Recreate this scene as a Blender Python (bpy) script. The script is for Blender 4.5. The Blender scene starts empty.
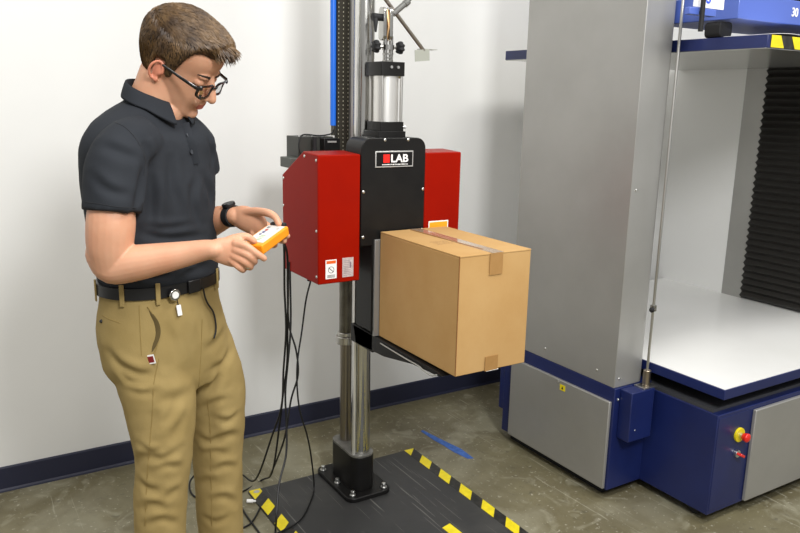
import bpy, bmesh, math, random
import numpy as np
from mathutils import Vector, Matrix
from mathutils.bvhtree import BVHTree
from mathutils import noise as mnoise
random.seed(7)
C = bpy.context.collection
SC = bpy.context.scene
PI = math.pi

# ------------------------------------------------------------------ camera
FPX, PITCH, ROLL, YAW = 756.43, 0.218624, 0.021495, 0.556605
CAMZ = 1.5
_c, _s = math.cos, math.sin
fw = Vector((_s(YAW)*_c(PITCH), _c(YAW)*_c(PITCH), -_s(PITCH)))
r0 = Vector((_c(YAW), -_s(YAW), 0)); u0 = r0.cross(fw)
RT = (_c(ROLL)*r0 + _s(ROLL)*u0).normalized(); UP = (-_s(ROLL)*r0 + _c(ROLL)*u0).normalized()
cam = bpy.data.cameras.new('camera'); co = bpy.data.objects.new('camera', cam); C.objects.link(co)
m = Matrix((RT, UP, -fw)).transposed().to_4x4(); m.translation = Vector((0, 0, CAMZ)); co.matrix_world = m
cam.sensor_width = 36; cam.lens = FPX*36/800; cam.clip_start = .05
SC.camera = co

# ------------------------------------------------------------------ light
w = bpy.data.worlds.new('room_light'); SC.world = w; w.use_nodes = True
bg = w.node_tree.nodes['Background']; bg.inputs[0].default_value = (1.0, .99, .975, 1); bg.inputs[1].default_value = .52
def area(name, loc, target, sx, sy, power, col=(1, 1, 1)):
    l = bpy.data.lights.new(name, 'AREA'); l.shape = 'RECTANGLE'; l.size = sx; l.size_y = sy; l.energy = power; l.color = col
    o = bpy.data.objects.new(name, l); C.objects.link(o); o.location = loc
    d = Vector(target)-Vector(loc); o.rotation_euler = d.to_track_quat('-Z', 'Y').to_euler(); return o
area('ceiling_light_near', (-.6, .3, 4.2), (-.2, 1.6, 0), 2.2, 1.2, 56, (1, .98, .94))
area('ceiling_light_far', (2.7, .5, 4.2), (2.3, 2.0, .3), 1.8, .6, 80, (1, .98, .94))
area('bounced_flash', (.72, -.5, 2.75), (1.5, 2.9, 1.5), .55, .55, 70, (1, 1, 1))
SC.view_settings.view_transform = 'Standard'; SC.view_settings.look = 'None'
SC.view_settings.exposure = 0.0; SC.view_settings.gamma = 1.0; SC.view_settings.use_curve_mapping = False

# ------------------------------------------------------------------ helpers
def col(h):
    h = h.lstrip('#'); v = [int(h[i:i+2], 16)/255 for i in (0, 2, 4)]
    return tuple(x/12.92 if x <= .04045 else ((x+.055)/1.055)**2.4 for x in v)+(1,)
def ray(px, py):
    px, py = float(px), float(py)
    return fw + (px-400)/FPX*RT - (py-266.5)/FPX*UP
def at(px, py, axis, v):
    d = ray(px, py); o = Vector((0, 0, CAMZ)); return o + (v-o[axis])/d[axis]*d
def material(name, c, rough=.5, metal=0., c2=None, nscale=6., detail=4., bump=0., bscale=60., spec=None, coat=0., stretch=None, ramp=(.35, .65), rvar=0.):
    mt = bpy.data.materials.new(name); mt.use_nodes = True; nt = mt.node_tree; N = nt.nodes; L = nt.links
    b = N['Principled BSDF']; c = col(c) if isinstance(c, str) else c
    b.inputs['Base Color'].default_value = c; b.inputs['Roughness'].default_value = rough; b.inputs['Metallic'].default_value = metal
    if spec is not None: b.inputs['Specular IOR Level'].default_value = spec
    if coat: b.inputs['Coat Weight'].default_value = coat; b.inputs['Coat Roughness'].default_value = .15
    tc = N.new('ShaderNodeTexCoord'); mp = N.new('ShaderNodeMapping'); L.new(tc.outputs['Object'], mp.inputs['Vector'])
    if stretch: mp.inputs['Scale'].default_value = stretch
    if c2 is not None or rvar:
        n = N.new('ShaderNodeTexNoise'); n.inputs['Scale'].default_value = nscale; n.inputs['Detail'].default_value = detail; n.inputs['Roughness'].default_value = .6
        L.new(mp.outputs[0], n.inputs['Vector'])
        if c2 is not None:
            c2 = col(c2) if isinstance(c2, str) else c2
            r = N.new('ShaderNodeValToRGB'); r.color_ramp.elements[0].position = ramp[0]; r.color_ramp.elements[1].position = ramp[1]
            r.color_ramp.elements[0].color = c; r.color_ramp.elements[1].color = c2
            L.new(n.outputs['Fac'], r.inputs[0]); L.new(r.outputs[0], b.inputs['Base Color'])
        if rvar:
            mr = N.new('ShaderNodeMapRange'); mr.inputs['To Min'].default_value = max(0, rough-rvar); mr.inputs['To Max'].default_value = rough+rvar
            mr.inputs['From Min'].default_value = .3; mr.inputs['From Max'].default_value = .7
            L.new(n.outputs['Fac'], mr.inputs['Value']); L.new(mr.outputs[0], b.inputs['Roughness'])
    if bump:
        n2 = N.new('ShaderNodeTexNoise'); n2.inputs['Scale'].default_value = bscale; n2.inputs['Detail'].default_value = 3
        L.new(mp.outputs[0], n2.inputs['Vector'])
        bp = N.new('ShaderNodeBump'); bp.inputs['Strength'].default_value = bump; bp.inputs['Distance'].default_value = .002
        L.new(n2.outputs['Fac'], bp.inputs['Height']); L.new(bp.outputs[0], b.inputs['Normal'])
    return mt
def link(name, me, mats, parent=None, smooth=True, angle=35, bevel=0, seg=2, recalc=False):
    if not isinstance(mats, (list, tuple)): mats = [mats]
    for x in mats: me.materials.append(x)
    if smooth:
        me.polygons.foreach_set('use_smooth', [True]*len(me.polygons))
        me.set_sharp_from_angle(angle=math.radians(angle))
    o = bpy.data.objects.new(name, me); C.objects.link(o)
    if parent is not None: o.parent = parent
    if bevel:
        b = o.modifiers.new('bevel', 'BEVEL'); b.width = bevel; b.segments = seg; b.limit_method = 'ANGLE'; b.angle_limit = math.radians(40)
    return o
def obj(name, bm, mats, parent=None, **k):
    bmesh.ops.recalc_face_normals(bm, faces=bm.faces)
    me = bpy.data.meshes.new(name); bm.to_mesh(me); bm.free(); return link(name, me, mats, parent, **k)
def tag(o, label=None, cat=None, group=None, kind=None):
    if label: o['label'] = label
    if cat: o['category'] = cat
    if group: o['group'] = group
    if kind: o['kind'] = kind
    return o
def thing(name, label, cat, loc=(0, 0, 0), rz=0, group=None):
    o = bpy.data.objects.new(name, None); C.objects.link(o); o.location = loc; o.rotation_euler = (0, 0, rz); o.empty_display_size = .05
    return tag(o, label, cat, group)
def B(): return bmesh.new()
def box(bm, x0, x1, y0, y1, z0, z1, mi=0):
    v = [bm.verts.new(p) for p in ((x0,y0,z0),(x1,y0,z0),(x1,y1,z0),(x0,y1,z0),(x0,y0,z1),(x1,y0,z1),(x1,y1,z1),(x0,y1,z1))]
    for f in ((0,3,2,1),(4,5,6,7),(0,1,5,4),(1,2,6,5),(2,3,7,6),(3,0,4,7)):
        bm.faces.new([v[i] for i in f]).material_index = mi
    return bm
def obox(bm, c, X, Y, Z, mi=0):
    """box with centre c and half-axis vectors X,Y,Z"""
    c, X, Y, Z = map(Vector, (c, X, Y, Z))
    v = [bm.verts.new(c+a*X+b*Y+d*Z) for a, b, d in ((-1,-1,-1),(1,-1,-1),(1,1,-1),(-1,1,-1),(-1,-1,1),(1,-1,1),(1,1,1),(-1,1,1))]
    for f in ((0,3,2,1),(4,5,6,7),(0,1,5,4),(1,2,6,5),(2,3,7,6),(3,0,4,7)):
        bm.faces.new([v[i] for i in f]).material_index = mi
    return bm
def prism(bm, pts, axis, lo, hi, mi=0):
    """pts in the two other axes (cyclic order), extruded along axis lo..hi"""
    def P(p, t):
        q = [0, 0, 0]; o = [i for i in range(3) if i != axis]; q[o[0]] = p[0]; q[o[1]] = p[1]; q[axis] = t; return q
    a = [bm.verts.new(P(p, lo)) for p in pts]; b = [bm.verts.new(P(p, hi)) for p in pts]; n = len(pts)
    bm.faces.new(a).material_index = mi; bm.faces.new(b[::-1]).material_index = mi
    for i in range(n): bm.faces.new((a[i], b[i], b[(i+1) % n], a[(i+1) % n])).material_index = mi
    return bm
def rings(bm, R, cap=True, closed=False, mi=0):
    vs = [[bm.verts.new(p) for p in r] for r in R]; n = len(vs[0])
    seq = list(zip(vs, vs[1:])) + ([(vs[-1], vs[0])] if closed else [])
    for a, b in seq:
        for i in range(n): bm.faces.new((a[i], a[(i+1) % n], b[(i+1) % n], b[i])).material_index = mi
    if cap and not closed:
        bm.faces.new(vs[0][::-1]).material_index = mi; bm.faces.new(vs[-1]).material_index = mi
    return bm
def frames(P, up=None):
    P = [Vector(p) for p in P]; T = []
    for i in range(len(P)):
        t = (P[min(i+1, len(P)-1)]-P[max(i-1, 0)]); T.append(t.normalized() if t.length > 1e-9 else Vector((0, 0, 1)))
    u = Vector(up) if up else (Vector((0, 0, 1)) if abs(T[0].z) < .9 else Vector((1, 0, 0)))
    out = []
    for t in T:
        u = (u - t*u.dot(t)); u = u.normalized() if u.length > 1e-6 else t.orthogonal().normalized()
        out.append((t, u, t.cross(u)))
    return P, out
def tube(bm, pts, rad, n=12, up=None, cap=True, rounded=False, mi=0):
    """rad: float or list of float or list of (ru, rv)"""
    P, F = frames(pts, up); R = []
    if not isinstance(rad, (list, tuple)): rad = [rad]*len(P)
    rr = [(x, x) if not isinstance(x, (list, tuple)) else x for x in rad]
    def ring(c, f, ru, rv): return [c + f[1]*ru*_c(a) + f[2]*rv*_s(a) for a in [2*PI*k/n for k in range(n)]]
    if rounded:
        t, (ru, rv) = F[0][0], rr[0]; q = max(ru, rv)
        for k in (80, 60, 40, 20): R.append(ring(P[0]-t*q*_s(math.radians(k)), F[0], ru*_c(math.radians(k)), rv*_c(math.radians(k))))
    for c, f, (ru, rv) in zip(P, F, rr): R.append(ring(c, f, ru, rv))
    if rounded:
        t, (ru, rv) = F[-1][0], rr[-1]; q = max(ru, rv)
        for k in (20, 40, 60, 80): R.append(ring(P[-1]+t*q*_s(math.radians(k)), F[-1], ru*_c(math.radians(k)), rv*_c(math.radians(k))))
    return rings(bm, R, cap, mi=mi)
def spline(pts, n=8):
    """Catmull-Rom through tuples of any length"""
    P = [np.array(p, float) for p in pts]; P = [2*P[0]-P[1]] + P + [2*P[-1]-P[-2]]; out = []
    for i in range(1, len(P)-2):
        a, b, c, d = P[i-1:i+3]
        for k in range(n):
            t = k/n; out.append(.5*(2*b+(c-a)*t+(2*a-5*b+4*c-d)*t*t+(3*b-a-3*c+d)*t**3))
    out.append(P[-2]); return out
def stube(bm, pts, r, n=8, sub=8, mi=0, **k):
    """smooth tube through (x,y,z) points with constant radius, or (x,y,z,r)"""
    S = spline(pts, sub)
    return tube(bm, [Vector(p[:3]) for p in S], [max(1e-4, float(p[3])) if len(p) > 3 else r for p in S], n, mi=mi, **k)
def cyl(bm, a, b, r, n=20, r2=None, mi=0): return tube(bm, [a, b], [r, r if r2 is None else r2], n, mi=mi)
def ball(bm, c, r, rot=None, n=16, m_=10, mi=0):
    c = Vector(c); r = Vector((r, r, r)) if not isinstance(r, (tuple, list, Vector)) else Vector(r)
    M = Matrix.Translation(c) @ (rot.to_4x4() if rot else Matrix.Identity(4)) @ Matrix.Diagonal((r[0], r[1], r[2], 1))
    g = bmesh.ops.create_uvsphere(bm, u_segments=n, v_segments=m_, radius=1, matrix=M)
    for v in g['verts']:
        for f in v.link_faces: f.material_index = mi
    return bm
def bolt(bm, c, axis, r, h, hexa=True, mi=0):
    a = Vector(c); cyl(bm, a, a+Vector(axis).normalized()*h, r, 6 if hexa else 14, mi=mi)
def fused(bm, voxel, smooth=0, factor=.5):
    """weld overlapping closed pieces into one continuous skin; returns a mesh"""
    me = bpy.data.meshes.new('t'); bmesh.ops.recalc_face_normals(bm, faces=bm.faces); bm.to_mesh(me); bm.free()
    o = bpy.data.objects.new('t', me); C.objects.link(o)
    r = o.modifiers.new('r', 'REMESH'); r.mode = 'VOXEL'; r.voxel_size = voxel
    if smooth: s = o.modifiers.new('s', 'SMOOTH'); s.iterations = smooth; s.factor = factor
    dg = bpy.context.evaluated_depsgraph_get(); dg.update()
    out = bpy.data.meshes.new_from_object(o.evaluated_get(dg)); bpy.data.objects.remove(o); bpy.data.meshes.remove(me)
    out.materials.clear(); return out
def text_mesh(s, size, bold=0., ext=.0006, align='CENTER', xs=1.):
    cu = bpy.data.curves.new('t', 'FONT'); cu.body = s; cu.size = size; cu.offset = bold; cu.extrude = ext; cu.align_x = align; cu.align_y = 'CENTER'
    o = bpy.data.objects.new('t', cu); C.objects.link(o); dg = bpy.context.evaluated_depsgraph_get(); dg.update()
    me = bpy.data.meshes.new_from_object(o.evaluated_get(dg)); bpy.data.objects.remove(o)
    for v in me.vertices: v.co.x *= xs
    me.materials.clear(); return me
FRONT = Matrix(((1, 0, 0), (0, 0, 1), (0, 1, 0))).to_4x4()      # text XY -> world XZ, facing -Y

# ------------------------------------------------------------------ materials
M_wall = material('wall_paint', '#e8e8e5', .55, c2='#e3e3e0', nscale=1.2, bump=.08, bscale=180)
M_base = material('navy_vinyl', '#22253a', .5, bump=.05, bscale=40)
M_floor = material('stained_concrete', '#878164', .42, c2='#665f48', nscale=2.2, detail=9, bump=.12, bscale=35, rvar=.12, ramp=(.3, .72))
M_black = material('black_satin_metal', '#100f0f', .42, c2='#151413', nscale=20, spec=.3)
M_blackm = material('black_matte', '#111113', .7)
M_rubber = material('black_rubber_cable', '#0c0c0d', .45)
M_red = material('red_powder_coat', '#981504', .36, c2='#8d1205', nscale=3, spec=.06, bump=.03, bscale=300)
M_chrome = material('chrome_steel', (.60, .60, .58, 1), .18, 1., c2=(.45, .44, .41, 1), nscale=14, stretch=(1, 1, .15))  # toned down in colour to imitate reflections of dark surroundings
M_dsteel = material('oily_dark_steel', (.12, .11, .09, 1), .35, .9, c2=(.2, .19, .16, 1), nscale=12)
M_steel = material('brushed_steel', (.55, .54, .51, 1), .32, 1., c2=(.62, .61, .58, 1), nscale=30, stretch=(1, 1, .1))
M_alu = material('satin_aluminium', (.80, .79, .76, 1), .34, .75)
M_zinc = material('zinc_bolt', (.72, .72, .70, 1), .3, 1.)
M_blue = material('navy_enamel', '#19265c', .36, c2='#162153', nscale=5, coat=.1, bump=.04, bscale=120)
M_beam = material('blue_enamel', '#5169bb', .35, coat=.2)
M_grey = material('silver_panel', (.36, .355, .335, 1), .38, .45, c2=(.40, .395, .375, 1), nscale=3)
M_greyl = material('pale_silver_panel', (.84, .84, .82, 1), .4, .0, c2=(.82, .82, .80, 1), nscale=2)
M_white = material('white_laminate', '#f0f0ee', .28, c2='#e9e9e6', nscale=1.5)
M_yellow = material('yellow_tape', '#f2de1b', .42, c2='#e2cd12', nscale=30, bump=.05)
M_tapeblk = material('black_tape', '#1c1b19', .45, c2='#3a3833', nscale=45, ramp=(.45, .75))
M_card = material('corrugated_cardboard', '#bf9a66', .8, c2='#b8915c', nscale=5, bump=.12, bscale=90, spec=.2)
M_cardtape = material('brown_parcel_tape', '#ac8350', .35, c2='#a07845', nscale=16)
M_cardedge = material('cardboard_edge', '#8a5f31', .9)
M_paper = material('white_paper', '#f3f2ef', .6)
M_ink = material('black_ink', '#1a1a1c', .5)
M_orange = material('orange_housing', '#f59a16', .35, c2='#ee9112', nscale=12)
M_bluetube = material('blue_plastic_tube', '#1f6fe0', .35)
M_redplas = material('red_plastic', '#e0261c', .3, coat=.3)

# ------------------------------------------------------------------ setting
WY = 3.03
o = obj('floor', box(B(), -5, 7, -3, WY, -.05, 0), M_floor, smooth=False); tag(o, kind='structure')
nt = M_floor.node_tree; N = nt.nodes; L = nt.links; bs = N['Principled BSDF']
src = bs.inputs['Base Color'].links[0].from_socket
tc = N.new('ShaderNodeTexCoord')
def mixin(scale, det, lo, hi, colr, amt, dist=0, prev=None, stretch=None):
    global src
    mp = N.new('ShaderNodeMapping'); L.new(tc.outputs['Object'], mp.inputs[0])
    if stretch: mp.inputs['Scale'].default_value = stretch[:3]; mp.inputs['Rotation'].default_value = (0, 0, stretch[3])
    n = N.new('ShaderNodeTexNoise'); n.inputs['Scale'].default_value = scale; n.inputs['Detail'].default_value = det; n.inputs['Distortion'].default_value = dist
    L.new(mp.outputs[0], n.inputs['Vector'])
    mr = N.new('ShaderNodeMapRange'); mr.inputs['From Min'].default_value = lo; mr.inputs['From Max'].default_value = hi; mr.inputs['To Max'].default_value = amt
    L.new(n.outputs['Fac'], mr.inputs['Value'])
    mx = N.new('ShaderNodeMix'); mx.data_type = 'RGBA'; L.new(mr.outputs[0], mx.inputs['Factor']); L.new(src, mx.inputs['A']); mx.inputs['B'].default_value = col(colr)
    L.new(mx.outputs['Result'], bs.inputs['Base Color']); src = mx.outputs['Result']
mixin(.9, 5, .42, .68, '#4c4430', .75, .6)
mixin(60, 4, .63, .70, '#c9c6b6', .5, .3)
mixin(9, 8, .56, .72, '#a5a28d', .45, 1.5)
mixin(30, 6, .6, .72, '#4a4638', .5, .5)
mixin(8, 3, .69, .71, '#b5b2a0', .4, 1.2, stretch=(8, .25, 1, .6))
mixin(7, 3, .69, .71, '#b5b2a0', .4, 1.2, stretch=(8, .25, 1, 2.0))
mixin(2.2, 6, .5, .62, '#a9a690', .35, .8)
tag(obj('wall_back', box(B(), -5, 7, WY, WY+.15, -.05, 5.0), M_wall, smooth=False), kind='structure')
tag(obj('baseboard_back', prism(B(), [(WY+.001, 0), (WY-.012, 0), (WY-.010, .006), (WY-.006, .012), (WY-.006, .094), (WY-.003, .1), (WY+.001, .1)], 0, -5, 7), M_base, smooth=False), kind='structure')
# painter's tape on the floor
bm = B()
prism(bm, [(1.812, 2.700), (1.826, 2.705), (1.842, 2.60), (1.868, 2.46), (1.862, 2.362), (1.838, 2.372), (1.822, 2.45), (1.820, 2.52), (1.812, 2.6)], 2, .0002, .0012)
tag(obj('tape_strip', bm, material('blue_masking_tape', '#4470c0', .7, c2='#35599f', nscale=60), smooth=False), 'torn strip of blue masking tape stuck on the bare concrete floor', 'tape')

# ------------------------------------------------------------------ mat
mt_ = thing('floor_mat', 'scuffed black rubber mat with yellow and black striped edges on the concrete', 'mat', (0, 0, 0))
M_mat = material('scuffed_black_rubber', '#2a2a2b', .5, c2='#353534', nscale=4, detail=6, bump=.1, bscale=70, rvar=.12)
nt = M_mat.node_tree; N = nt.nodes; L = nt.links; bs = N['Principled BSDF']; src = bs.inputs['Base Color'].links[0].from_socket; tc = N.new('ShaderNodeTexCoord')
for rot_, sc_, st_ in ((.5, 15, 7), (1.25, 12, 8), (-.35, 17, 6), (2.1, 11, 9), (-.9, 14, 7), (2.75, 9, 9)):
    mixin(sc_, 2.5, .685, .70, '#85837d', .42, .6, stretch=(st_, .13, 1, rot_))
mixin(3, 7, .5, .75, '#4c4b48', .5, 1)
MX0, MX1, MY0, MY1 = .922, 1.679, 1.0, 2.555
obj('mat_sheet', box(B(), MX0, MX1, MY0, MY1, .0, .008), M_mat, mt_, smooth=False)
def hazard(x0, x1, y0, y1, z, parent, per=.076, slant=1., phase=0.):
    bm = B(); n = int((y1-y0)/per)+3; w_ = x1-x0
    # black base then yellow parallelograms
    box(bm, x0, x1, y0, y1, z, z+.0008, 0)
    for k in range(-1, n):
        ya = y1-(k*per)+phase; h = per*.52
        pts = [(x0, ya), (x1, ya+slant*w_), (x1, ya+slant*w_-h), (x0, ya-h)]
        # clip in y
        q = []
        for i in range(4):
            a, b = pts[i], pts[(i+1) % 4]
            for lim, sgn in ((y1, 1),): pass
            q.append(a)
        def clip(poly, lim, keep):
            r = []
            for i in range(len(poly)):
                a, b = poly[i], poly[(i+1) % len(poly)]; ia, ib = keep(a[1]), keep(b[1])
                if ia: r.append(a)
                if ia != ib: t = (lim-a[1])/(b[1]-a[1]); r.append((a[0]+t*(b[0]-a[0]), lim))
            return r
        q = clip(q, y1, lambda y: y <= y1)
        if len(q) >= 3: q = clip(q, y0, lambda y: y >= y0)
        if len(q) >= 3: prism(bm, q, 2, z+.0004, z+.0014, 1)
    return obj('hazard_tape', bm, [M_tapeblk, M_yellow], parent, smooth=False)
hazard(1.632, 1.677, MY0, MY1, .008, mt_, .141, 1.07, .02)
hazard(.924, .970, MY0, MY1, .008, mt_, .127, 1.0, -.005)
bm = B(); prism(bm, [(1.43, 1.975), (1.47, 1.985), (1.475, 1.80), (1.435, 1.80)], 2, .008, .009); obj('tape_patch', bm, M_yellow, mt_, smooth=False)
bm = B(); prism(bm, [(.949+.012*_c(a), 2.535+.010*_s(a)) for a in [k*PI/6 for k in range(12)]], 2, .0088, .0105); obj('corner_rivet', bm, M_zinc, mt_, smooth=False)

# ------------------------------------------------------------------ drop tester
CX = 1.305
T = thing('drop_tester', 'tall drop test machine with red side housings, black front cover and steel posts', 'test machine', (CX, 2.42, 0))
def TP(name, bm, mat, parent=None, **k):
    if parent is None:
        bmesh.ops.translate(bm, verts=bm.verts, vec=(-CX, -2.42, 0)); return obj(name, bm, mat, T, **k)
    bmesh.ops.translate(bm, verts=bm.verts, vec=(-CX, -2.42, 0)); return obj(name, bm, mat, parent, **k)
def rrect(x0, x1, y0, y1, r, n=6):
    out = []
    for cx, cy, a0 in ((x1-r, y1-r, 0), (x0+r, y1-r, 90), (x0+r, y0+r, 180), (x1-r, y0+r, 270)):
        for k in range(n+1): a = math.radians(a0+90*k/n); out.append((cx+r*_c(a), cy+r*_s(a)))
    return out
bp = TP('base_plate', prism(B(), rrect(1.215, 1.405, 2.275, 2.575, .035), 2, .008, .026), M_black, bevel=.003)
for x, y in ((1.235, 2.54), (1.238, 2.42), (1.245, 2.305), (1.378, 2.30), (1.382, 2.42), (1.380, 2.54)):
    bm = B(); cyl(bm, (x, y, .026), (x, y, .030), .012, 18); cyl(bm, (x, y, .030), (x, y, .044), .008, 18)
    TP('bolt', bm, M_zinc, bevel=.001)
TP('base_block', prism(B(), rrect(1.255, 1.352, 2.31, 2.525, .04), 2, .026, .165), M_black, bevel=.002)
TP('block_top_plate', prism(B(), rrect(1.255, 1.352, 2.31, 2.525, .04), 2, .1652, .174), material('worn_grey_metal', '#8b8a85', .45, .6, c2='#6b6a66', nscale=20), bevel=.001)
TP('front_post', cyl(B(), (1.305, 2.36, .174), (1.305, 2.36, 3.2), .036, 40), M_chrome)
TP('front_post_liner', box(B(), 1.2625, 1.270, 2.335, 2.345, .174, 3.2), M_alu)
TP('rear_post', cyl(B(), (1.302, 2.475, .174), (1.302, 2.475, 1.30), .023, 28), material('darkened_steel', (.30, .27, .23, 1), .3, 1.))  # darker steel colour stands in for reflected dark surroundings
bm = B(); cyl(bm, (1.302, 2.475, .62), (1.302, 2.475, 1.30), .0265, 28); TP('post_sleeve', bm, M_dsteel)
bm = B(); cyl(bm, (1.302, 2.475, .575), (1.302, 2.475, .605), .040, 28); cyl(bm, (1.302, 2.475, .605), (1.302, 2.475, .62), .033, 28)
TP('stop_collar', bm, M_steel, bevel=.002)
# chain / rack behind
bm = B(); box(bm, 1.258, 1.306, 2.47, 2.49, 1.30, 3.2, 0)
z = 1.31
while z < 2.1:
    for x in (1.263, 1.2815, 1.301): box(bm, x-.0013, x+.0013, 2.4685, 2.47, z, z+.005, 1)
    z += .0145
TP('toothed_rack', bm, [material('greasy_dark_rack', (.035, .03, .02, 1), .5, .3), material('pale_rack_dots', (.6, .58, .45, 1), .4, .6)], smooth=False)  # dark strip with rows of pale dots
TP('rear_guide_rail', box(B(), 1.309, 1.322, 2.46, 2.49, .95, 3.2), M_alu, bevel=.001)
bm = B(); cyl(bm, (1.360, 2.43, 1.30), (1.360, 2.43, 3.2), .011, 16); TP('side_rod', bm, M_chrome)
bm = B(); z = 1.32
stube(bm, [(1.348, 2.38, zz) for zz in (1.3, 1.6, 1.9, 2.3)], .006, 10); TP('braided_hose', bm, material('braided_steel', (.45, .45, .44, 1), .4, .9, c2=(.1, .1, .1, 1), nscale=300))
bm = B(); cyl(bm, (1.247, 2.48, 1.40), (1.247, 2.48, 3.2), .0105, 16); hs = TP('air_hose', bm, M_bluetube)
bm = B(); cyl(bm, (1.247, 2.48, 1.365), (1.247, 2.48, 1.405), .008, 12); TP('hose_fitting', bm, M_dsteel)
# carriage body between the posts and the cover
bm = B(); box(bm, 1.235, 1.375, 2.20, 2.31, .93, 1.33); TP('carriage_block', bm, M_blackm, bevel=.003)
# black front cover
CF = 2.15
xs0, xs1 = 1.183, 1.430
pts = [(xs0, .86), (xs1, .86)] + [(xs1-.035+.035*_c(a), 1.338+.035*_s(a)) for a in [math.radians(t) for t in range(0, 91, 15)]] + [(xs0+.035-.035*_s(a), 1.338+.035*_c(a)) for a in [math.radians(t) for t in range(0, 91, 15)]]
pts = [(xs0, 1.02), (1.226, 1.02), (1.226, .72), (1.372, .72), (1.372, 1.02), (xs1, 1.02)] + pts[2:]
cov = TP('front_cover', prism(B(), pts, 1, CF, CF+.11), M_black, bevel=.002)
for x, z in ((1.192, 1.26-.06), (1.192, 1.06-.01), (1.423, 1.26-.06), (1.423, 1.06), (1.27, 1.367), (1.36, 1.367)):
    bm = B(); ball(bm, (x, CF, z), (.0055, .003, .0055)); TP('screw', bm, M_zinc, cov)
# side housings
RF = CF+.003
def housing(x0, x1, name='side_housing'):
    pts = [(RF, .905), (RF, 1.322), (RF+.11, 1.327), (RF+.285, 1.236), (RF+.285, .905)]
    h = TP(name, prism(B(), pts, 0, x0, x1), M_red, bevel=.004, seg=3)
    return h
hl = housing(1.030, 1.1815); hr = housing(1.4315, 1.582)
for y, z in ((RF+.272, 1.225), (RF+.277, 1.13), (RF+.012, 1.08), (RF+.012, .93), (RF+.012, 1.305), (RF+.10, 1.312), (RF+.275, .93)):
    bm = B(); ball(bm, (1.030, y, z), (.003, .005, .005)); TP('screw', bm, M_zinc, hl)
# brand plate with lettering
bpz, bpx0, bpx1 = 1.300, 1.233, 1.379
pl = TP('name_plate', box(B(), bpx0, bpx1, CF-.003, CF, 1.278, 1.331), M_alu, cov, bevel=.0008)
pf = TP('plate_face', box(B(), bpx0+.004, bpx1-.004, CF-.004, CF-.003, 1.282, 1.327), M_black, pl)
TP('red_square', box(B(), 1.262, 1.286, CF-.005, CF-.004, 1.293, 1.3205), material('logo_red', '#e8251b', .35), pl)
def place_text(name, s, size, x, y, z, mat, parent, bold=0, xs=1., ox=0, oy=0, align='CENTER'):
    me = text_mesh(s, size, bold, .0005, align, xs); me.transform(Matrix.Translation((x-ox, y-oy, z)) @ Matrix.Rotation(PI/2, 4, 'X'))
    return link(name, me, mat, parent, smooth=False)
place_text('lettering', 'LAB', .036, 1.3235, CF-.0052, 1.3055, M_paper, pl, .0008, 1.1, CX, 2.42)
bm = B(); x = 1.258
while x < 1.358:
    l = random.choice((.003, .005, .008)); box(bm, x, x+l, CF-.0046, CF-.004, 1.2855, 1.2885); x += l+.002
TP('small_print', bm, M_paper, pl, smooth=False)
# warning labels
def label(x0, x1, z0, z1, parent, kind):
    l = TP('warning_label', box(B(), x0, x1, RF-.0008, RF, z0, z1), M_paper if kind else material('silver_label', '#c9bfc0', .3, .4, c2='#e8dfe0', nscale=60), parent)
    bm = B()
    if kind:
        box(bm, x0+.003, x1-.003, RF-.0012, RF-.0008, z1-.013, z1-.003); TP('orange_band', bm, material('label_orange', '#e8641e', .5), l)
        bm = B(); cx, cz, r = (x0+x1)/2, (z0+z1)/2-.002, .011
        for k in range(24):
            a = 2*PI*k/24; b = 2*PI*(k+1)/24
            prism(bm, [(cx+r*_c(a), cz+r*_s(a)), (cx+r*_c(b), cz+r*_s(b)), (cx+(r-.0015)*_c(b), cz+(r-.0015)*_s(b)), (cx+(r-.0015)*_c(a), cz+(r-.0015)*_s(a))], 1, RF-.0012, RF-.0008)
        obox(bm, (cx, RF-.001, cz), (.009, 0, -.008), (0, .0002, 0), (.0007, 0, .0008))
        for k in range(3): box(bm, x0+.006, x1-.006, RF-.0012, RF-.0008, z0+.004+k*.0035, z0+.0055+k*.0035)
        TP('printed_symbol', bm, M_ink, l, smooth=False)
    else:
        for k in range(9): box(bm, x0+.004, x1-.005-random.random()*.01, RF-.0012, RF-.0008, z0+.006+k*.006, z0+.0068+k*.006)
        box(bm, x1-.014, x1-.009, RF-.0012, RF-.0008, z0+.03, z0+.05)
        TP('printed_lines', bm, material('faded_ink', '#8b7c86', .6), l, smooth=False)
label(1.056, 1.096, .922, .985, hl, 1); label(1.117, 1.158, .922, .987, hl, 0)
l2 = TP('warning_label', box(B(), 1.452, 1.535, RF-.0008, RF, 1.00, 1.086), M_paper, hr)
TP('orange_band', box(B(), 1.456, 1.531, RF-.0014, RF-.0008, 1.062, 1.082), material('label_amber', '#f0a51e', .5), l2)
# cable gland under left housing
bm = B(); cyl(bm, (1.10, 2.36, .868), (1.10, 2.36, .905), .013, 16); cyl(bm, (1.10, 2.36, .888), (1.10, 2.36, .896), .022, 16); TP('cable_gland', bm, M_black)
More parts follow.
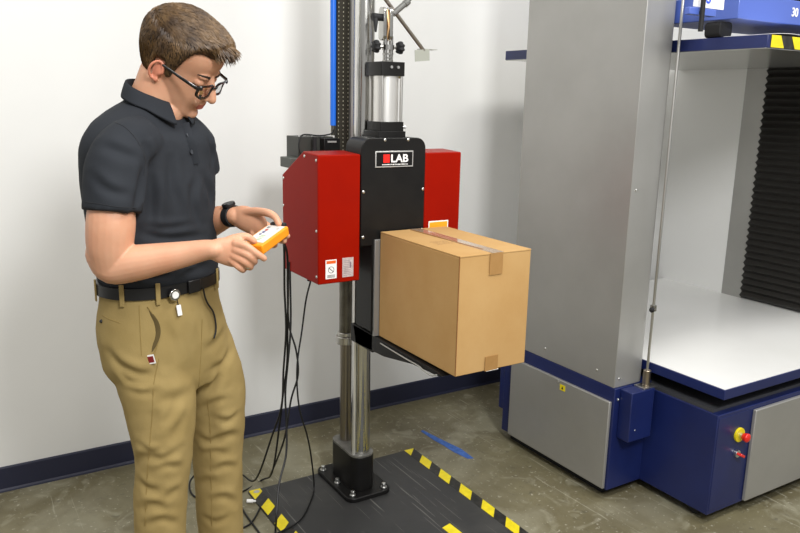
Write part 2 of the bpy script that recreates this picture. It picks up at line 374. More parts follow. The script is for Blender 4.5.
# junction box behind, with bracket
eb = TP('junction_box', box(B(), 1.100, 1.235, 2.455, 2.56, 1.26, 1.362), material('charcoal_box', '#33342f', .5), bevel=.002)
for x in (1.11, 1.13, 1.16, 1.2):
    bm = B(); cyl(bm, (x, 2.47, 1.362), (x, 2.47, 1.367), .004, 8); TP('screw', bm, M_zinc, eb)
TP('bracket', box(B(), 1.062, 1.20, 2.44, 2.53, 1.255, 1.290), material('dark_grey_bracket', '#4c4f4a', .5), bevel=.002)
bm = B(); box(bm, 1.182, 1.245, 2.42, 2.46, 1.30, 1.358); jb = TP('connector_box', bm, M_black, bevel=.002)
bm = B(); box(bm, 1.195, 1.23, 2.4192, 2.42, 1.343, 1.349); TP('printed_lines', bm, M_alu, jb)
bm = B(); cyl(bm, (1.150, 2.43, 1.325), (1.150, 2.43, 1.362), .007, 10); cyl(bm, (1.150, 2.43, 1.315), (1.150, 2.43, 1.325), .009, 10); TP('plug', bm, M_blackm)
bm = B(); stube(bm, [(1.247, 2.475, 1.385), (1.23, 2.46, 1.372), (1.18, 2.45, 1.366), (1.12, 2.45, 1.37), (1.10, 2.445, 1.355), (1.095, 2.44, 1.32), (1.11, 2.44, 1.29)], .0025, 8); TP('lead', bm, M_rubber)
# pneumatic cylinder on the carriage
sq = lambda x0, x1, y0, y1: rrect(x0, x1, y0, y1, .003, 2)
TP('cylinder_foot', prism(B(), sq(1.272, 1.378, 2.195, 2.30), 2, 1.371, 1.392), M_black, bevel=.001)
TP('cylinder_end_cap', prism(B(), sq(1.282, 1.372, 2.20, 2.295), 2, 1.392, 1.423), M_black, bevel=.001)
TP('cylinder_barrel', cyl(B(), (1.327, 2.247, 1.423), (1.327, 2.247, 1.572), .042, 40), M_alu)
for x, y in ((1.290, 2.208), (1.364, 2.208), (1.290, 2.287), (1.364, 2.287)):
    TP('tie_rod', cyl(B(), (x, y, 1.423), (x, y, 1.572), .005, 12), M_steel)
cap = TP('cylinder_end_cap', prism(B(), sq(1.282, 1.372, 2.20, 2.310), 2, 1.572, 1.617), M_black, bevel=.001)
for x in (1.319, 1.345):
    bm = B(); cyl(bm, (x, 2.20, 1.600), (x, 2.1965, 1.600), .0048, 12); TP('screw', bm, M_zinc, cap)
bm = B(); cyl(bm, (1.372, 2.24, 1.570), (1.386, 2.24, 1.574), .006, 8); cyl(bm, (1.384, 2.24, 1.556), (1.384, 2.24, 1.588), .0045, 8); TP('brass_fitting', bm, material('brass', (.42, .36, .17, 1), .35, 1.), bevel=.001)
bm = B(); cyl(bm, (1.368, 2.21, 1.405), (1.384, 2.21, 1.405), .005, 10); TP('steel_fitting', bm, M_zinc)
# clamp above the cylinder
KX = 1.329
bm = B()
for z, r, h in ((1.617, .018, .006), (1.628, .016, .005), (1.640, .018, .006), (1.656, .020, .016)): cyl(bm, (KX, 2.24, z), (KX, 2.24, z+h), r, 24)
for dx in (-.011, .011): cyl(bm, (KX+dx, 2.24, 1.617), (KX+dx, 2.24, 1.70), .0075, 14)
clb = TP('clamp_body', bm, M_chrome)
for dx in (-.014, .010):
    bm = B(); prism(bm, rrect(2.222, 2.258, 1.685, 1.790, .016), 0, KX-.008+dx-.006, KX-.008+dx+.006)
    TP('clamp_plate', bm, M_chrome, bevel=.002)
bm = B(); tube(bm, [(KX-.008, 2.24, 1.68), (KX-.004, 2.232, 1.73), (KX-.010, 2.235, 1.782)], [.005, .007, .005], 8); TP('bronze_link', bm, material('bronze', (.45, .28, .14, 1), .35, 1.))
for s in (-1, 1):
    x = KX+s*.046
    bm = B(); cyl(bm, (KX+s*.016, 2.24, 1.665), (KX+s*.036, 2.24, 1.665), .005, 12, .0035)
    K = TP('knob', bm, M_chrome)
    bm = B(); ball(bm, (x, 2.24, 1.665), (.0125, .019, .019), n=20)
    for k in range(7): a = k*2*PI/7; ball(bm, (x, 2.24+.015*_c(a), 1.665+.015*_s(a)), (.0115, .0065, .0065), n=8, m_=6)
    TP('knob_grip', bm, M_blackm, K)
bm = B(); cyl(bm, (KX-.028, 2.24, 1.757), (KX-.060, 2.24, 1.757), .0115, 16, .0125); tube(bm, [(KX-.052, 2.24, 1.757), (KX-.054, 2.23, 1.740), (KX-.057, 2.225, 1.712)], [.010, .0075, .004], 12, rounded=True)
TP('clamp_lever', bm, M_blackm)
A = at(383, -4, 1, 2.27); E_ = at(424, 51, 1, 2.27)
bm = B(); cyl(bm, A, E_, .0065, 14); arm = TP('swing_arm', bm, material('tarnished_steel', (.36, .32, .28, 1), .35, 1.))
a1 = at(393, 14, 1, 2.262); a2 = at(408, 1, 1, 2.262)
bm = B(); cyl(bm, a1, a2, .0105, 14); cyl(bm, a2, at(414, -4, 1, 2.262), .006, 12); cyl(bm, at(404.5, 4.5, 1, 2.262), a2, .0125, 14); TP('cross_clamp', bm, M_chrome)
f1 = at(415, 51, 1, 2.265); f2 = at(429.5, 49.5, 1, 2.265)
bm = B(); obox(bm, ((f1+f2)/2)+Vector((0, 0, -.017)), ((f2.x-f1.x)/2, 0, .003), (0, .001, 0), (-.001, 0, .019))
box(bm, f1.x+.030, f2.x+.034, 2.266, 2.30, f2.z+.000, f2.z+.0015); TP('sensor_flag', bm, material('galvanised_sheet', (.45, .46, .40, 1), .5, .5), arm, smooth=False)
# fork that carries the carton
FXL = 1.240
fork = TP('fork_carrier', box(B(), 1.238, 1.372, 2.16, 2.318, .640, .705), M_black, bevel=.002)
for a_, b_ in (((1.262, 2.159, .655), (1.262, 2.155, .655)), ((1.262, 2.3, .704), (1.262, 2.3, .709))):
    bm = B(); cyl(bm, a_, b_, .006, 10); TP('screw', bm, M_zinc, fork)
for x in (1.238, 1.36):
    pts = [(2.30, .705), (1.76, .699), (1.74, .692), (1.76, .687), (1.90, .680), (2.08, .650), (2.28, .640)]
    fa = TP('fork_arm', prism(B(), pts, 0, x, x+.036), M_black, bevel=.0015)
    bm = B(); stube(bm, [(x-.003, 2.10, .692), (x-.006, 1.95, .690), (x-.006, 1.86, .689), (x-.004, 1.835, .683), (x-.006, 1.79, .682), (x, 1.765, .690)], .0022, 8); TP('sensor_wire', bm, material('grey_wire', '#9b9a94', .4), fa)
TP('fork_back_plate', box(B(), 1.232, 1.42, 2.140, 2.149, .705, 1.04), material('grey_steel_plate', (.34, .34, .33, 1), .4, .6), bevel=.001)

# ------------------------------------------------------------------ carton
X0, X1, Y0, Y1, Z0, Z1 = 1.250, 1.515, 1.690, 2.136, .706, 1.068
K = thing('cardboard_box', 'closed brown cardboard box with taped flaps resting on the fork of the drop machine', 'box', ((X0+X1)/2, (Y0+Y1)/2, Z0))
KO = Vector(K.location)
def KP(name, bm, mat, **k):
    bmesh.ops.translate(bm, verts=bm.verts, vec=-KO); return obj(name, bm, mat, K, **k)
bm = B(); box(bm, X0, X1, Y0, Y1, Z0, Z1-.006); bmesh.ops.subdivide_edges(bm, edges=bm.edges, cuts=6, use_grid_fill=True)
for v in bm.verts:
    cx, cy, cz = (v.co.x-X0)/(X1-X0)*2-1, (v.co.y-Y0)/(Y1-Y0)*2-1, (v.co.z-Z0)/(Z1-Z0)*2-1
    b = .0025
    if abs(cx) > .99: v.co.x += b*cx*(1-cy*cy)*(1-cz*cz)
    if abs(cy) > .99: v.co.y += b*cy*(1-cx*cx)*(1-cz*cz)
KP('carton_body', bm, M_card, bevel=.002)
xm = (X0+X1)/2
for a, b in ((X0, xm-.0012), (xm+.0012, X1)):
    bm = B(); box(bm, a, b, Y0-.001, Y1, Z1-.006, Z1-.001)
    KP('flap', bm, M_card, bevel=.0012)
bm = B(); box(bm, X0-.0008, X0+.0015, Y0-.0012, Y0+.001, Z0+.002, Z1-.001); KP('corner_seam', bm, M_cardedge, smooth=False)
bm = B(); tw = .026
M_clear = material('clear_tape_over_seam', '#cdb59a', .12, c2='#9c7b5c', nscale=25, stretch=(8, .4, 1), coat=.8)
M_clear2 = material('glossy_tape', '#d8c4aa', .12, coat=.9)
box(bm, xm-tw+.008, xm+tw, Y0-.0012, Y1, Z1-.001, Z1-.0002); KP('top_tape', bm, M_clear, smooth=False)
bm = B(); obox(bm, (xm-.015, (Y0+Y1)/2+.02, Z1-.0001), (.0035, 0, 0), (-.006, .19, 0), (0, 0, .0004)); KP('dark_tape_edge', bm, M_cardedge, smooth=False)
for za, zb, nm in ((Z1-.066, Z1-.001, 'tape_end'), (Z0, Z0+.045, 'tape_end')):
    bm = B(); box(bm, xm-.026, xm+.022, Y0-.0042, Y0-.0026, za, zb); KP(nm, bm, M_cardtape, smooth=False)
bm = B(); prism(bm, [(xm-.02, Y0-.004), (xm+.026, Y0-.004), (xm+.03, Y0+.05), (xm-.02, Y0+.05)], 2, Z0-.0016, Z0-.0004); KP('bottom_tape', bm, M_paper, smooth=False)
bm = B()
for r_ in range(4):
    x = X0+.045
    while x < X0+.105: l = random.choice((.003, .006, .009)); box(bm, x, x+l, Y1-.27+r_*.014, Y1-.268+r_*.014, Z1-.001, Z1-.0004); x += l+.003
KP('printed_stamp', bm, material('brown_ink', '#8a6a48', .8), smooth=False)

# ------------------------------------------------------------------ compression machine
G = thing('compression_tester', 'large grey and navy compression machine with a white lower platen and blue frame', 'test machine', (2.285, 1.9, 0))
GO = Vector(G.location)
def GP(name, bm, mat, parent=None, **k):
    bmesh.ops.translate(bm, verts=bm.verts, vec=-GO); return obj(name, bm, mat, parent or G, **k)
TX0, TX1, TY0, TY1 = 2.10, 2.262, 1.84, 2.44
base = GP('tower_base', box(B(), 2.10, 2.30, 1.833, 2.47, .04, .455), M_blue, bevel=.002)
GP('plinth', box(B(), 2.13, 2.40, 1.88, 2.44, .0, .041), M_blackm); GP('plinth', box(B(), 2.40, 3.7, 1.62, 2.60, .0, .041), M_blackm)
dr = GP('tower_door', box(B(), 2.085, 2.0995, 1.842, 2.41, .045, .402), M_grey, bevel=.003)
tri = B(); box(tri, 2.0842, 2.0852, 2.075, 2.105, .362, .386); wl = GP('warning_sticker', tri, M_yellow, dr, smooth=False)
bm = B(); prism(bm, [(2.083, .368), (2.097, .368), (2.09, .380)], 0, 2.0838, 2.0843)
bm = B(); prism(bm, [(2.084, .368), (2.096, .368), (2.09, .381)], 0, 2.0838, 2.0843); GP('warning_symbol', bm, M_ink, wl, smooth=False)
bm = B(); cyl(bm, (2.082, 2.118, .392), (2.086, 2.118, .392), .005, 10); GP('lock', bm, M_zinc, dr)
GP('rear_foot', box(B(), 2.105, 2.30, 2.471, 2.505, .135, .36), M_blue, bevel=.002)
# tower sheathing, with the rounded front right edge
pts = [(TX0, TY0), (TX1-.030, TY0)] + [(TX1-.03+.03*_s(a), TY0+.03-.03*_c(a)) for a in [math.radians(t) for t in range(15, 91, 15)]] + [(TX1, TY1), (TX0, TY1)]
tw_ = GP('tower_cover', prism(B(), pts, 2, .456, 2.6), M_grey, bevel=.002)
for p in ((2.0995, 2.22, .50), (2.0995, 1.93, .50)):
    bm = B(); ball(bm, p, (.003, .005, .005)); GP('screw', bm, M_zinc, tw_)
for p in ((2.125, 1.8395, .49), (2.125, 1.8395, 1.2)):
    bm = B(); ball(bm, p, (.005, .003, .005)); GP('screw', bm, M_zinc, tw_)
# rod bracket and rod
br = GP('rod_bracket', box(B(), 2.128, 2.252, 1.775, 1.8325, .255, .452), M_blue, bevel=.003)
for p, r in (((2.16, 1.7745, .30), (.003, .002, .003)), ((2.12, 1.832, .41), (.005, .004, .005))):
    bm = B(); ball(bm, p, r); GP('screw', bm, M_zinc, br)
GP('rod_flange', box(B(), 2.195, 2.268, 1.778, 1.828, .452, .459), M_steel, bevel=.001)
bm = B(); cyl(bm, (2.229, 1.80, .459), (2.229, 1.80, .520), .0145, 20); GP('rod_socket', bm, material('bronze_socket', (.40, .34, .27, 1), .3, 1.), bevel=.002)
GP('guide_rod', cyl(B(), (2.229, 1.80, .52), (2.229, 1.80, 2.6), .0052, 16), M_steel)
bm = B(); cyl(bm, (2.229, 1.80, .752), (2.229, 1.80, .772), .012, 16); cyl(bm, (2.23, 1.795, .762), (2.205, 1.785, .762), .005, 10); rc = GP('stop_collar', bm, M_chrome)
bm = B(); ball(bm, (2.202, 1.784, .762), .010); GP('knob', bm, M_blackm, rc)
# front cabinet
cab = GP('front_cabinet', box(B(), 2.285, 3.7, 1.522, 2.6, .04, .428), M_blue, bevel=.002)
bm = B(); box(bm, 2.292, 2.46, 1.5205, 1.522, .055, .415); GP('control_panel', bm, M_blue, cab, bevel=.0007)
GP('cabinet_top', box(B(), 2.292, 3.68, 1.55, 2.6, .428, .440), material('dusty_dark_metal', '#4b4c50', .5, .3), smooth=False)
GP('cabinet_door', box(B(), 2.488, 3.25, 1.507, 1.5215, .046, .412), M_grey, bevel=.003)
GP('cabinet_door', box(B(), 3.265, 3.66, 1.507, 1.5215, .046, .412), M_grey, bevel=.003)
GP('platen_support', box(B(), 2.45, 3.5, 1.75, 2.6, .440, .492), M_blackm)
bm = B(); cyl(bm, (2.415, 1.5205, .33), (2.415, 1.512, .33), .027, 28); es = GP('emergency_stop', bm, M_yellow, bevel=.001)
bm = B(); cyl(bm, (2.415, 1.512, .33), (2.415, 1.500, .33), .011, 20); GP('button_stem', bm, M_zinc, es)
bm = B(); cyl(bm, (2.415, 1.500, .33), (2.415, 1.485, .33), .013, 24, .017); ball(bm, (2.415, 1.484, .33), (.017, .008, .017), n=20); GP('button', bm, M_redplas, es)
bm = B(); cyl(bm, (2.411, 1.5205, .258), (2.411, 1.508, .258), .014, 20); ks = GP('key_switch', bm, M_zinc, bevel=.001)
bm = B(); obox(bm, (2.411, 1.498, .258), (.012, 0, -.007), (0, .010, 0), (.003, 0, .004)); GP('switch_handle', bm, M_redplas, ks, bevel=.002)
for x, y in ((2.33, 1.60), (3.2, 1.60)):
    bm = B(); cyl(bm, (x-.014, y, .031), (x+.014, y, .031), .03, 24); GP('castor_wheel', bm, M_blackm, bevel=.003)
    # castor rotated so its tread faces the floor
# platens
lp = GP('lower_platen', box(B(), 2.285, 3.56, 1.508, 2.78, .492, .529), M_blue, bevel=.0015)
GP('platen_surface', box(B(), 2.288, 3.557, 1.511, 2.777, .529, .531), M_white, lp, smooth=False)
up_ = GP('upper_platen', box(B(), 2.285, 3.7, 1.508, 2.80, 1.681, 1.721), M_blue, bevel=.0015)
GP('platen_underside', box(B(), 2.288, 3.697, 1.511, 2.797, 1.679, 1.681), material('pressed_steel_face', (.55, .55, .53, 1), .22, .7), up_, smooth=False)
bm = B(); per = .113
box(bm, 2.302, 3.7, 1.5065, 1.508, 1.683, 1.721, 0); box(bm, 2.302, 3.7, 1.5062, 1.54, 1.721, 1.7217, 0)
for k in range(18):
    a = 2.305+k*per; prism(bm, [(a-.008, 1.721), (a+.047, 1.721), (a+.069, 1.683), (a+.014, 1.683)] if k else [(2.302, 1.721), (2.350, 1.721), (2.372, 1.683), (2.302, 1.683)], 1, 1.5055, 1.5066, 1)
GP('hazard_tape', bm, [M_tapeblk, M_yellow], up_, smooth=False)
# far tower, seen between the platens
FX = 3.5
GP('far_tower_cover', box(B(), FX, FX+.25, 2.40, 2.98, .04, 2.6), M_greyl, smooth=False)
GP('far_tower_post', box(B(), FX-.002, FX+.25, 2.285, 2.399, .04, 2.6), M_grey, smooth=False)
bm = B(); z = .535; R_ = []
while z < 1.679:
    R_ += [(FX-.0, z), (FX-.022, z+.017), (FX, z+.033)]; z += .0338
pl_ = [(FX+.06, .535)] + R_ + [(FX+.06, R_[-1][1])]
GP('bellows', prism(bm, pl_, 1, 1.60, 2.283), material('black_rubber_bellows', '#2a2825', .6), smooth=False)
# crosshead
hx0 = at(715.6, 15.8, 1, 1.62); print('beam', hx0, at(800, 28, 1, 1.62), at(775, 1, 1, 1.62), at(800, 5, 1, 1.62), at(682, 0, 1, 1.62), at(716, 16, 1, 1.62), at(682, 8, 1, 1.62))
bz = hx0.z
cb = GP('crosshead_beam', box(B(), 2.12+.16, 3.7, 1.62, 1.95, bz, bz+.080), M_beam, bevel=.003)
sg = at(694, 0, 1, 1.618); s2 = at(723, 10, 1, 1.618)
sgn = GP('beam_sign', box(B(), sg.x, s2.x, 1.6165, 1.6195, s2.z, s2.z+.075), M_paper, cb, smooth=False)
place_text('sign_letter', 'S', .05, at(708.5, 2, 1, 1.616).x, 1.616, at(708, 0, 1, 1.616).z+.006, material('blue_letter', '#2f55d8', .4), cb, .0012, 1., GO.x, GO.y)
q_ = at(795, 12.8, 1, 1.619)
place_text('beam_number', '30', .040, q_.x, 1.619, q_.z, M_paper, cb, .0009, .95, GO.x, GO.y)
b0 = at(690, 8, 1, 1.60); b1 = at(716, 17, 1, 1.60)
GP('beam_end_block', box(B(), b0.x, b1.x, 1.60, 1.6195, b1.z, b0.z+.004), M_beam, bevel=.002)
q0 = at(701.5, 20, 1, 1.59)
bm = B(); cyl(bm, (q0.x, 1.59, 1.721), (q0.x, 1.59, 1.86), .0075, 14); GP('threaded_stud', bm, M_blackm)
q1 = at(720, 33, 1, 1.70)
bm = B(); prism(bm, rrect(q1.x-.03, q1.x+.035, 1.722, bz-.004, .015), 1, 1.68, 1.74); GP('load_cell', bm, M_blackm, bevel=.002)
GP('beam_topping', box(B(), 2.72, 3.7, 1.66, 1.9, bz+.081, bz+.14), M_blackm)
# paper on upper platen
bm = B(); n = 10; a0, a1_ = 2.31, 2.52
for k in range(n): box(bm, a0+(a1_-a0)*k/n, a0+(a1_-a0)*(k+1)/n, 1.525, 1.66, 1.7225+.004*_s(PI*k/n), 1.7245+.004*_s(PI*(k+1)/n))
bm.free(); bm = B()
prof = [(2.30+.25*k/12, 1.7235+.007*_s(PI*k/12)) for k in range(13)]
prism(bm, prof+[(x, z+.0012) for x, z in prof[::-1]], 1, 1.515, 1.72)
ob = obj('paper_sheet', bm, M_paper); ob.location.z += .0; tag(ob, 'white paper sheet lying on top of the upper blue platen', 'paper')

# ------------------------------------------------------------------ cables
def cable(pts, label, r=.0042, group='black control cables'):
    bm = B(); stube(bm, pts, r, 8, 8, rounded=False); return tag(obj('cable', bm, M_rubber), label, 'cable', group)
def fl(px, py, z=.005): return tuple(at(px, py, 2, z))
def pl(px, py, y): return tuple(at(px, py, 1, y))
PEND_END = None
#@@PERSON@@
# ------------------------------------------------------------------ person
A0, B0 = -.58, 1.85
ca = Vector((_c(YAW), -_s(YAW), 0)); cb_ = Vector((_s(YAW), _c(YAW), 0))
ppos = A0*ca + B0*cb_
PR = thing('person', 'man in a charcoal polo shirt, khaki trousers and glasses looking down at a remote control', 'person', ppos, -YAW)
L2W = Matrix.Translation(ppos) @ Matrix.Rotation(-YAW, 4, 'Z'); W2L = L2W.inverted()
CAML = W2L @ Vector((0, 0, CAMZ))
def q(a, b, z): return Vector((a-A0, b-B0, z))
def ml(px, py, b):
    d = ray(px, py); return W2L @ (Vector((0, 0, CAMZ)) + d*(b/d.dot(cb_)))
def surf(bvh, px, py, off=0.):
    d = (W2L.to_3x3() @ ray(px, py)).normalized(); h = bvh.ray_cast(CAML, d)
    if h[0] is None: return None
    n = h[1] if h[1].dot(d) < 0 else -h[1]
    return h[0]+n*off, n
def axes(t):
    t = math.radians(t); return Vector((_c(t), -_s(t), 0)), Vector((-_s(t), -_c(t), 0))   # forward, right
M_skin = material('skin', '#d3a081', .5, c2='#cb9272', nscale=9, bump=.08, bscale=260)
M_skin.node_tree.nodes['Principled BSDF'].inputs['Subsurface Weight'].default_value = .12
M_skin.node_tree.nodes['Principled BSDF'].inputs['Subsurface Radius'].default_value = (.012, .005, .003)
M_lip = material('lip_skin', '#b8695a', .45); M_ear = material('ear_skin', '#cf8468', .5)
M_nail = material('nail', '#e0b09a', .3)
M_shirt = material('charcoal_pique_cotton', '#2b2e33', .85, c2='#25282d', nscale=5, bump=.25, bscale=420, spec=.25)
M_khaki = material('khaki_twill', '#9f8a5a', .85, c2='#968151', nscale=7, bump=.22, bscale=300, spec=.2)
M_seam = material('khaki_seam', '#8d7743', .9)
M_hair = material('brown_hair', '#3d2b19', .45, c2='#705636', nscale=24, stretch=(1, 1, 1), spec=.4)
M_hairb = material('brown_hair_base', '#302214', .7)
M_leather = material('black_leather', '#121214', .4, bump=.1, bscale=150)

def sect(c, F, R, f, r, n=40, e=2.3, fr=0.):
    out = []
    for k in range(n):
        a = 2*PI*k/n; x, y = _c(a), _s(a)
        s_ = (abs(x)**e+abs(y)**e)**(-1/e)
        out.append(Vector(c)+F*f*x*s_+R*r*y*s_*(1-fr*max(0, x)))
    return out
def torso(bm, rows, n=44):
    rows = spline(rows, 5); R_ = []
    for a, b, z, f, r, t in rows:
        F, Rr = axes(t); R_.append(sect(q(a, b, z), F, Rr, f, r, n))
    rings(bm, R_)
# ---- head in its own frame: x face, y the person's right, z up
HC = q(-.534, 1.846, 1.566)
hp, ht, hr_ = math.radians(36), math.radians(10), math.radians(11)
hF = Vector((_c(hp)*_c(ht), -_c(hp)*_s(ht), -_s(hp))); hR = Vector((-_s(ht), -_c(ht), 0)); hU = hR.cross(hF) * -1
if hU.z < 0: hU = -hU
hR, hU = (hR*_c(hr_)-hU*_s(hr_)).normalized(), (hU*_c(hr_)+hR*_s(hr_)).normalized()   # tilted a little towards the near shoulder
def hd(x, y, z): return HC + hF*x + hR*y + hU*z
HROT = Matrix((hF, hR, hU)).transposed()
if HROT.determinant() < 0: HROTB = Matrix((hF, -hR, hU)).transposed()
else: HROTB = HROT
def hball(bm, x, y, z, r): ball(bm, hd(x, y, z), r, HROTB, 20, 14)
HS = [(-.096, .050, .074, .014), (-.090, .030, .084, .028), (-.078, .005, .089, .040), (-.060, -.030, .088, .051), (-.040, -.055, .088, .059), (-.020, -.074, .086, .066),
      (0, -.088, .085, .070), (.020, -.096, .083, .073), (.040, -.100, .088, .076), (.060, -.100, .091, .077), (.080, -.093, .087, .074), (.098, -.078, .074, .065), (.112, -.056, .052, .050), (.121, -.034, .028, .032), (.125, -.015, .008, .014)]
def head_shell(bm, grow=0.):
    R_ = []
    for z, xb, xf, w_ in spline(HS, 3):
        c = (xb+xf)/2; h = (xf-xb)/2+grow; w_ += grow; out = []
        for k in range(48):
            a = 2*PI*k/48; x, y = _c(a), _s(a); e = 2.25; s_ = (abs(x)**e+abs(y)**e)**(-1/e)
            out.append(hd(c+h*x*s_, w_*y*s_*(1-.10*max(0, x)**2), z))
        R_.append(out)
    rings(bm, R_)
bm = B()
head_shell(bm)
# face
tube(bm, [hd(.080, 0, .030), hd(.090, 0, .014), hd(.101, 0, -.002), hd(.110, 0, -.016)], [(.010, .008), (.010, .009), (.011, .010), (.011, .012)], 14, rounded=True)
hball(bm, .108, 0, -.018, (.0105, .0115, .009))
for s in (-1, 1):
    hball(bm, .096, s*.012, -.021, (.011, .0075, .0075))
    hball(bm, .076, s*.023, .030, (.014, .020, .010))          # brow ridge
    hball(bm, .0745, s*.029, .013, (.0125, .0140, .0110))       # lowered eyelid
hball(bm, .088, 0, -.042, (.012, .024, .014))
hball(bm, .094, 0, -.0435, (.0065, .018, .0048)); hball(bm, .0925, 0, -.0525, (.0075, .016, .0055))
hball(bm, .080, 0, -.078, (.016, .021, .015))
# ears
for s in (-1, 1):
    pts = []
    for k in range(13):
        a = math.radians(-55+k*270/12); x = -.004-.016*_c(a)*-1; zz = .004+.029*_s(a)
        pts.append((x, zz))
    P_ = [hd(-.005+.0135*_c(a), s*(.073+.010*max(0, -_c(a))+.003), -.007+.023*_s(a)) for a in [math.radians(-70-k*290/14+360) for k in range(15)]]
    tube(bm, P_, [.0038]*15, 8, rounded=True)
    hball(bm, -.006, s*.073, -.009, (.012, .0050, .019)); hball(bm, .001, s*.075, -.029, (.006, .0042, .007)); hball(bm, .005, s*.075, -.010, (.0035, .0045, .006))
# neck
tube(bm, spline([tuple(q(-.615, 1.862, 1.40)), tuple(q(-.607, 1.858, 1.46)), tuple(q(-.583, 1.852, 1.505)), tuple(q(-.562, 1.847, 1.55))], 4), [.050]*4+[.060]*4+[.060]*4+[.058], 28)
tube(bm, [hd(.03, 0, -.075), q(-.565, 1.845, 1.46)], [.030, .040], 20, rounded=True)
# trunk under the clothes
torso(bm, [(-.60, 1.85, .86, .085, .125, 30), (-.602, 1.85, 1.0, .085, .13, 30), (-.600, 1.85, 1.15, .09, .14, 30), (-.604, 1.85, 1.30, .09, .145, 30), (-.608, 1.852, 1.38, .075, .135, 30), (-.61, 1.856, 1.43, .05, .08, 30), (-.607, 1.858, 1.455, .045, .05, 30)])
for pts, rr in (([q(-.63, 1.775, .93), q(-.59, 1.765, .72), q(-.59, 1.75, .5), q(-.605, 1.75, .09)], [.075, .068, .048, .034]), ([q(-.555, 1.925, .93), q(-.497, 1.94, .72), q(-.499, 1.95, .5), q(-.50, 1.95, .09)], [.075, .068, .048, .034])):
    S = spline([tuple(p)+(r,) for p, r in zip(pts, rr)], 5); tube(bm, [Vector(s[:3]) for s in S], [float(s[3]) for s in S], 20)
# right arm (near)
def limb(pts, n=22, up=None):
    S = spline(pts, 6); tube(bm, [Vector(s[:3]) for s in S], [(float(s[3]), float(s[4])) for s in S], n, up=up, rounded=True)
def L_(v, r, r2=None): return tuple(v)+(r, r if r2 is None else r2)
limb([L_(q(-.60, 1.76, 1.37), .044), L_(q(-.628, 1.695, 1.345), .046), L_(q(-.640, 1.665, 1.27), .048), L_(ml(111, 222, 1.65), .053, .052), L_(ml(110, 243, 1.65), .0515, .050), L_(ml(111, 258, 1.655), .047)])
limb([L_(ml(106, 254, 1.655), .044), L_(ml(113, 266, 1.655), .041), L_(ml(135, 263, 1.652), .041, .040), L_(ml(158, 259, 1.655), .036), L_(ml(185, 254, 1.66), .029, .028), L_(ml(205, 250, 1.66), .0235, .025), L_(ml(214, 249.5, 1.66), .0215, .026)])
# left arm (far)
limb([L_(q(-.57, 1.95, 1.36), .040), L_(q(-.548, 2.01, 1.32), .045), L_(q(-.56, 2.05, 1.24), .046), L_(q(-.585, 2.05, 1.13), .042)])
limb([L_(q(-.585, 2.05, 1.13), .040), L_(q(-.545, 2.01, 1.145), .041), L_(ml(219, 219, 1.935), .034), L_(ml(231, 216, 1.905), .024, .027), L_(ml(237, 216, 1.89), .023, .027)])
def finger(pts, r0=.0088, r1=.0068):
    n = len(pts); S = spline([tuple(p)+(r0+(r1-r0)*i/(n-1),) for i, p in enumerate(pts)], 5)
    tube(bm, [Vector(s[:3]) for s in S], [float(s[3]) for s in S], 12, rounded=True)
# right hand
limb([L_(ml(211, 249.5, 1.66), .022, .020), L_(ml(221, 250.5, 1.662), .030, .018), L_(ml(232, 252, 1.664), .0345, .0165), L_(ml(240, 254, 1.664), .033, .014)], up=(0, 0, 1))
finger([ml(222, 244, 1.668), ml(234, 238.5, 1.676), ml(246, 236.5, 1.680), ml(254, 241, 1.686)], .0115, .0078)
finger([ml(236, 243.5, 1.655), ml(246, 246, 1.646), ml(256, 253, 1.647), ml(264, 258.5, 1.655)], .0098, .0075)
finger([ml(236, 250, 1.652), ml(248, 255, 1.644), ml(254, 261, 1.655), ml(253, 262, 1.685)], .0098, .0080)
finger([ml(234, 256, 1.652), ml(245, 262, 1.646), ml(250, 267, 1.66), ml(248, 266, 1.69)], .0095, .0078)
finger([ml(231, 260, 1.655), ml(239, 267, 1.650), ml(243, 270, 1.662), ml(241, 268, 1.69)], .0088, .0070)
# left hand
limb([L_(ml(234, 216, 1.90), .023, .020), L_(ml(243, 218, 1.875), .032, .018), L_(ml(251, 221, 1.86), .034, .015), L_(ml(257, 224, 1.85), .032, .013)], up=(0, 0, 1))
finger([ml(243, 213, 1.87), ml(256, 211.5, 1.84), ml(268, 213, 1.81), ml(275, 217, 1.795), ml(279, 224, 1.785)], .0120, .0080)
finger([ml(256, 217, 1.85), ml(268, 226, 1.86), ml(282, 233, 1.845), ml(287.5, 236, 1.80)], .0095, .0072)
finger([ml(256, 223, 1.85), ml(266, 232, 1.86), ml(279, 240, 1.845), ml(284, 241, 1.80)], .0095, .0074)
finger([ml(255, 229, 1.85), ml(263, 238, 1.86), ml(272, 245, 1.845), ml(275, 245, 1.80)], .0092, .0072)
finger([ml(253, 233, 1.85), ml(259, 242, 1.86), ml(265, 248, 1.845), ml(267, 248, 1.81)], .0085, .0066)
me = fused(bm, .0022, 8, .5)
# lips and ears take their own tone where they are
inv = HROT.inverted()
cen = [p.center.copy() for p in me.polygons]
for p, c in zip(me.polygons, cen):
    h = inv @ (c-HC)
    if h.x > .086 and abs(h.y) < .019-.25*abs(h.z+.0475) and -.057 < h.z < -.0395 and h.x > .0905+.12*abs(h.y): p.material_index = 1
    elif abs(h.y) > .074 and -.03 < h.x < .02 and -.045 < h.z < .03: p.material_index = 2
body = link('body', me, [M_skin, M_lip, M_ear], PR, angle=80)
bvh_body = BVHTree.FromPolygons([v.co.copy() for v in me.vertices], [tuple(p.vertices) for p in me.polygons])

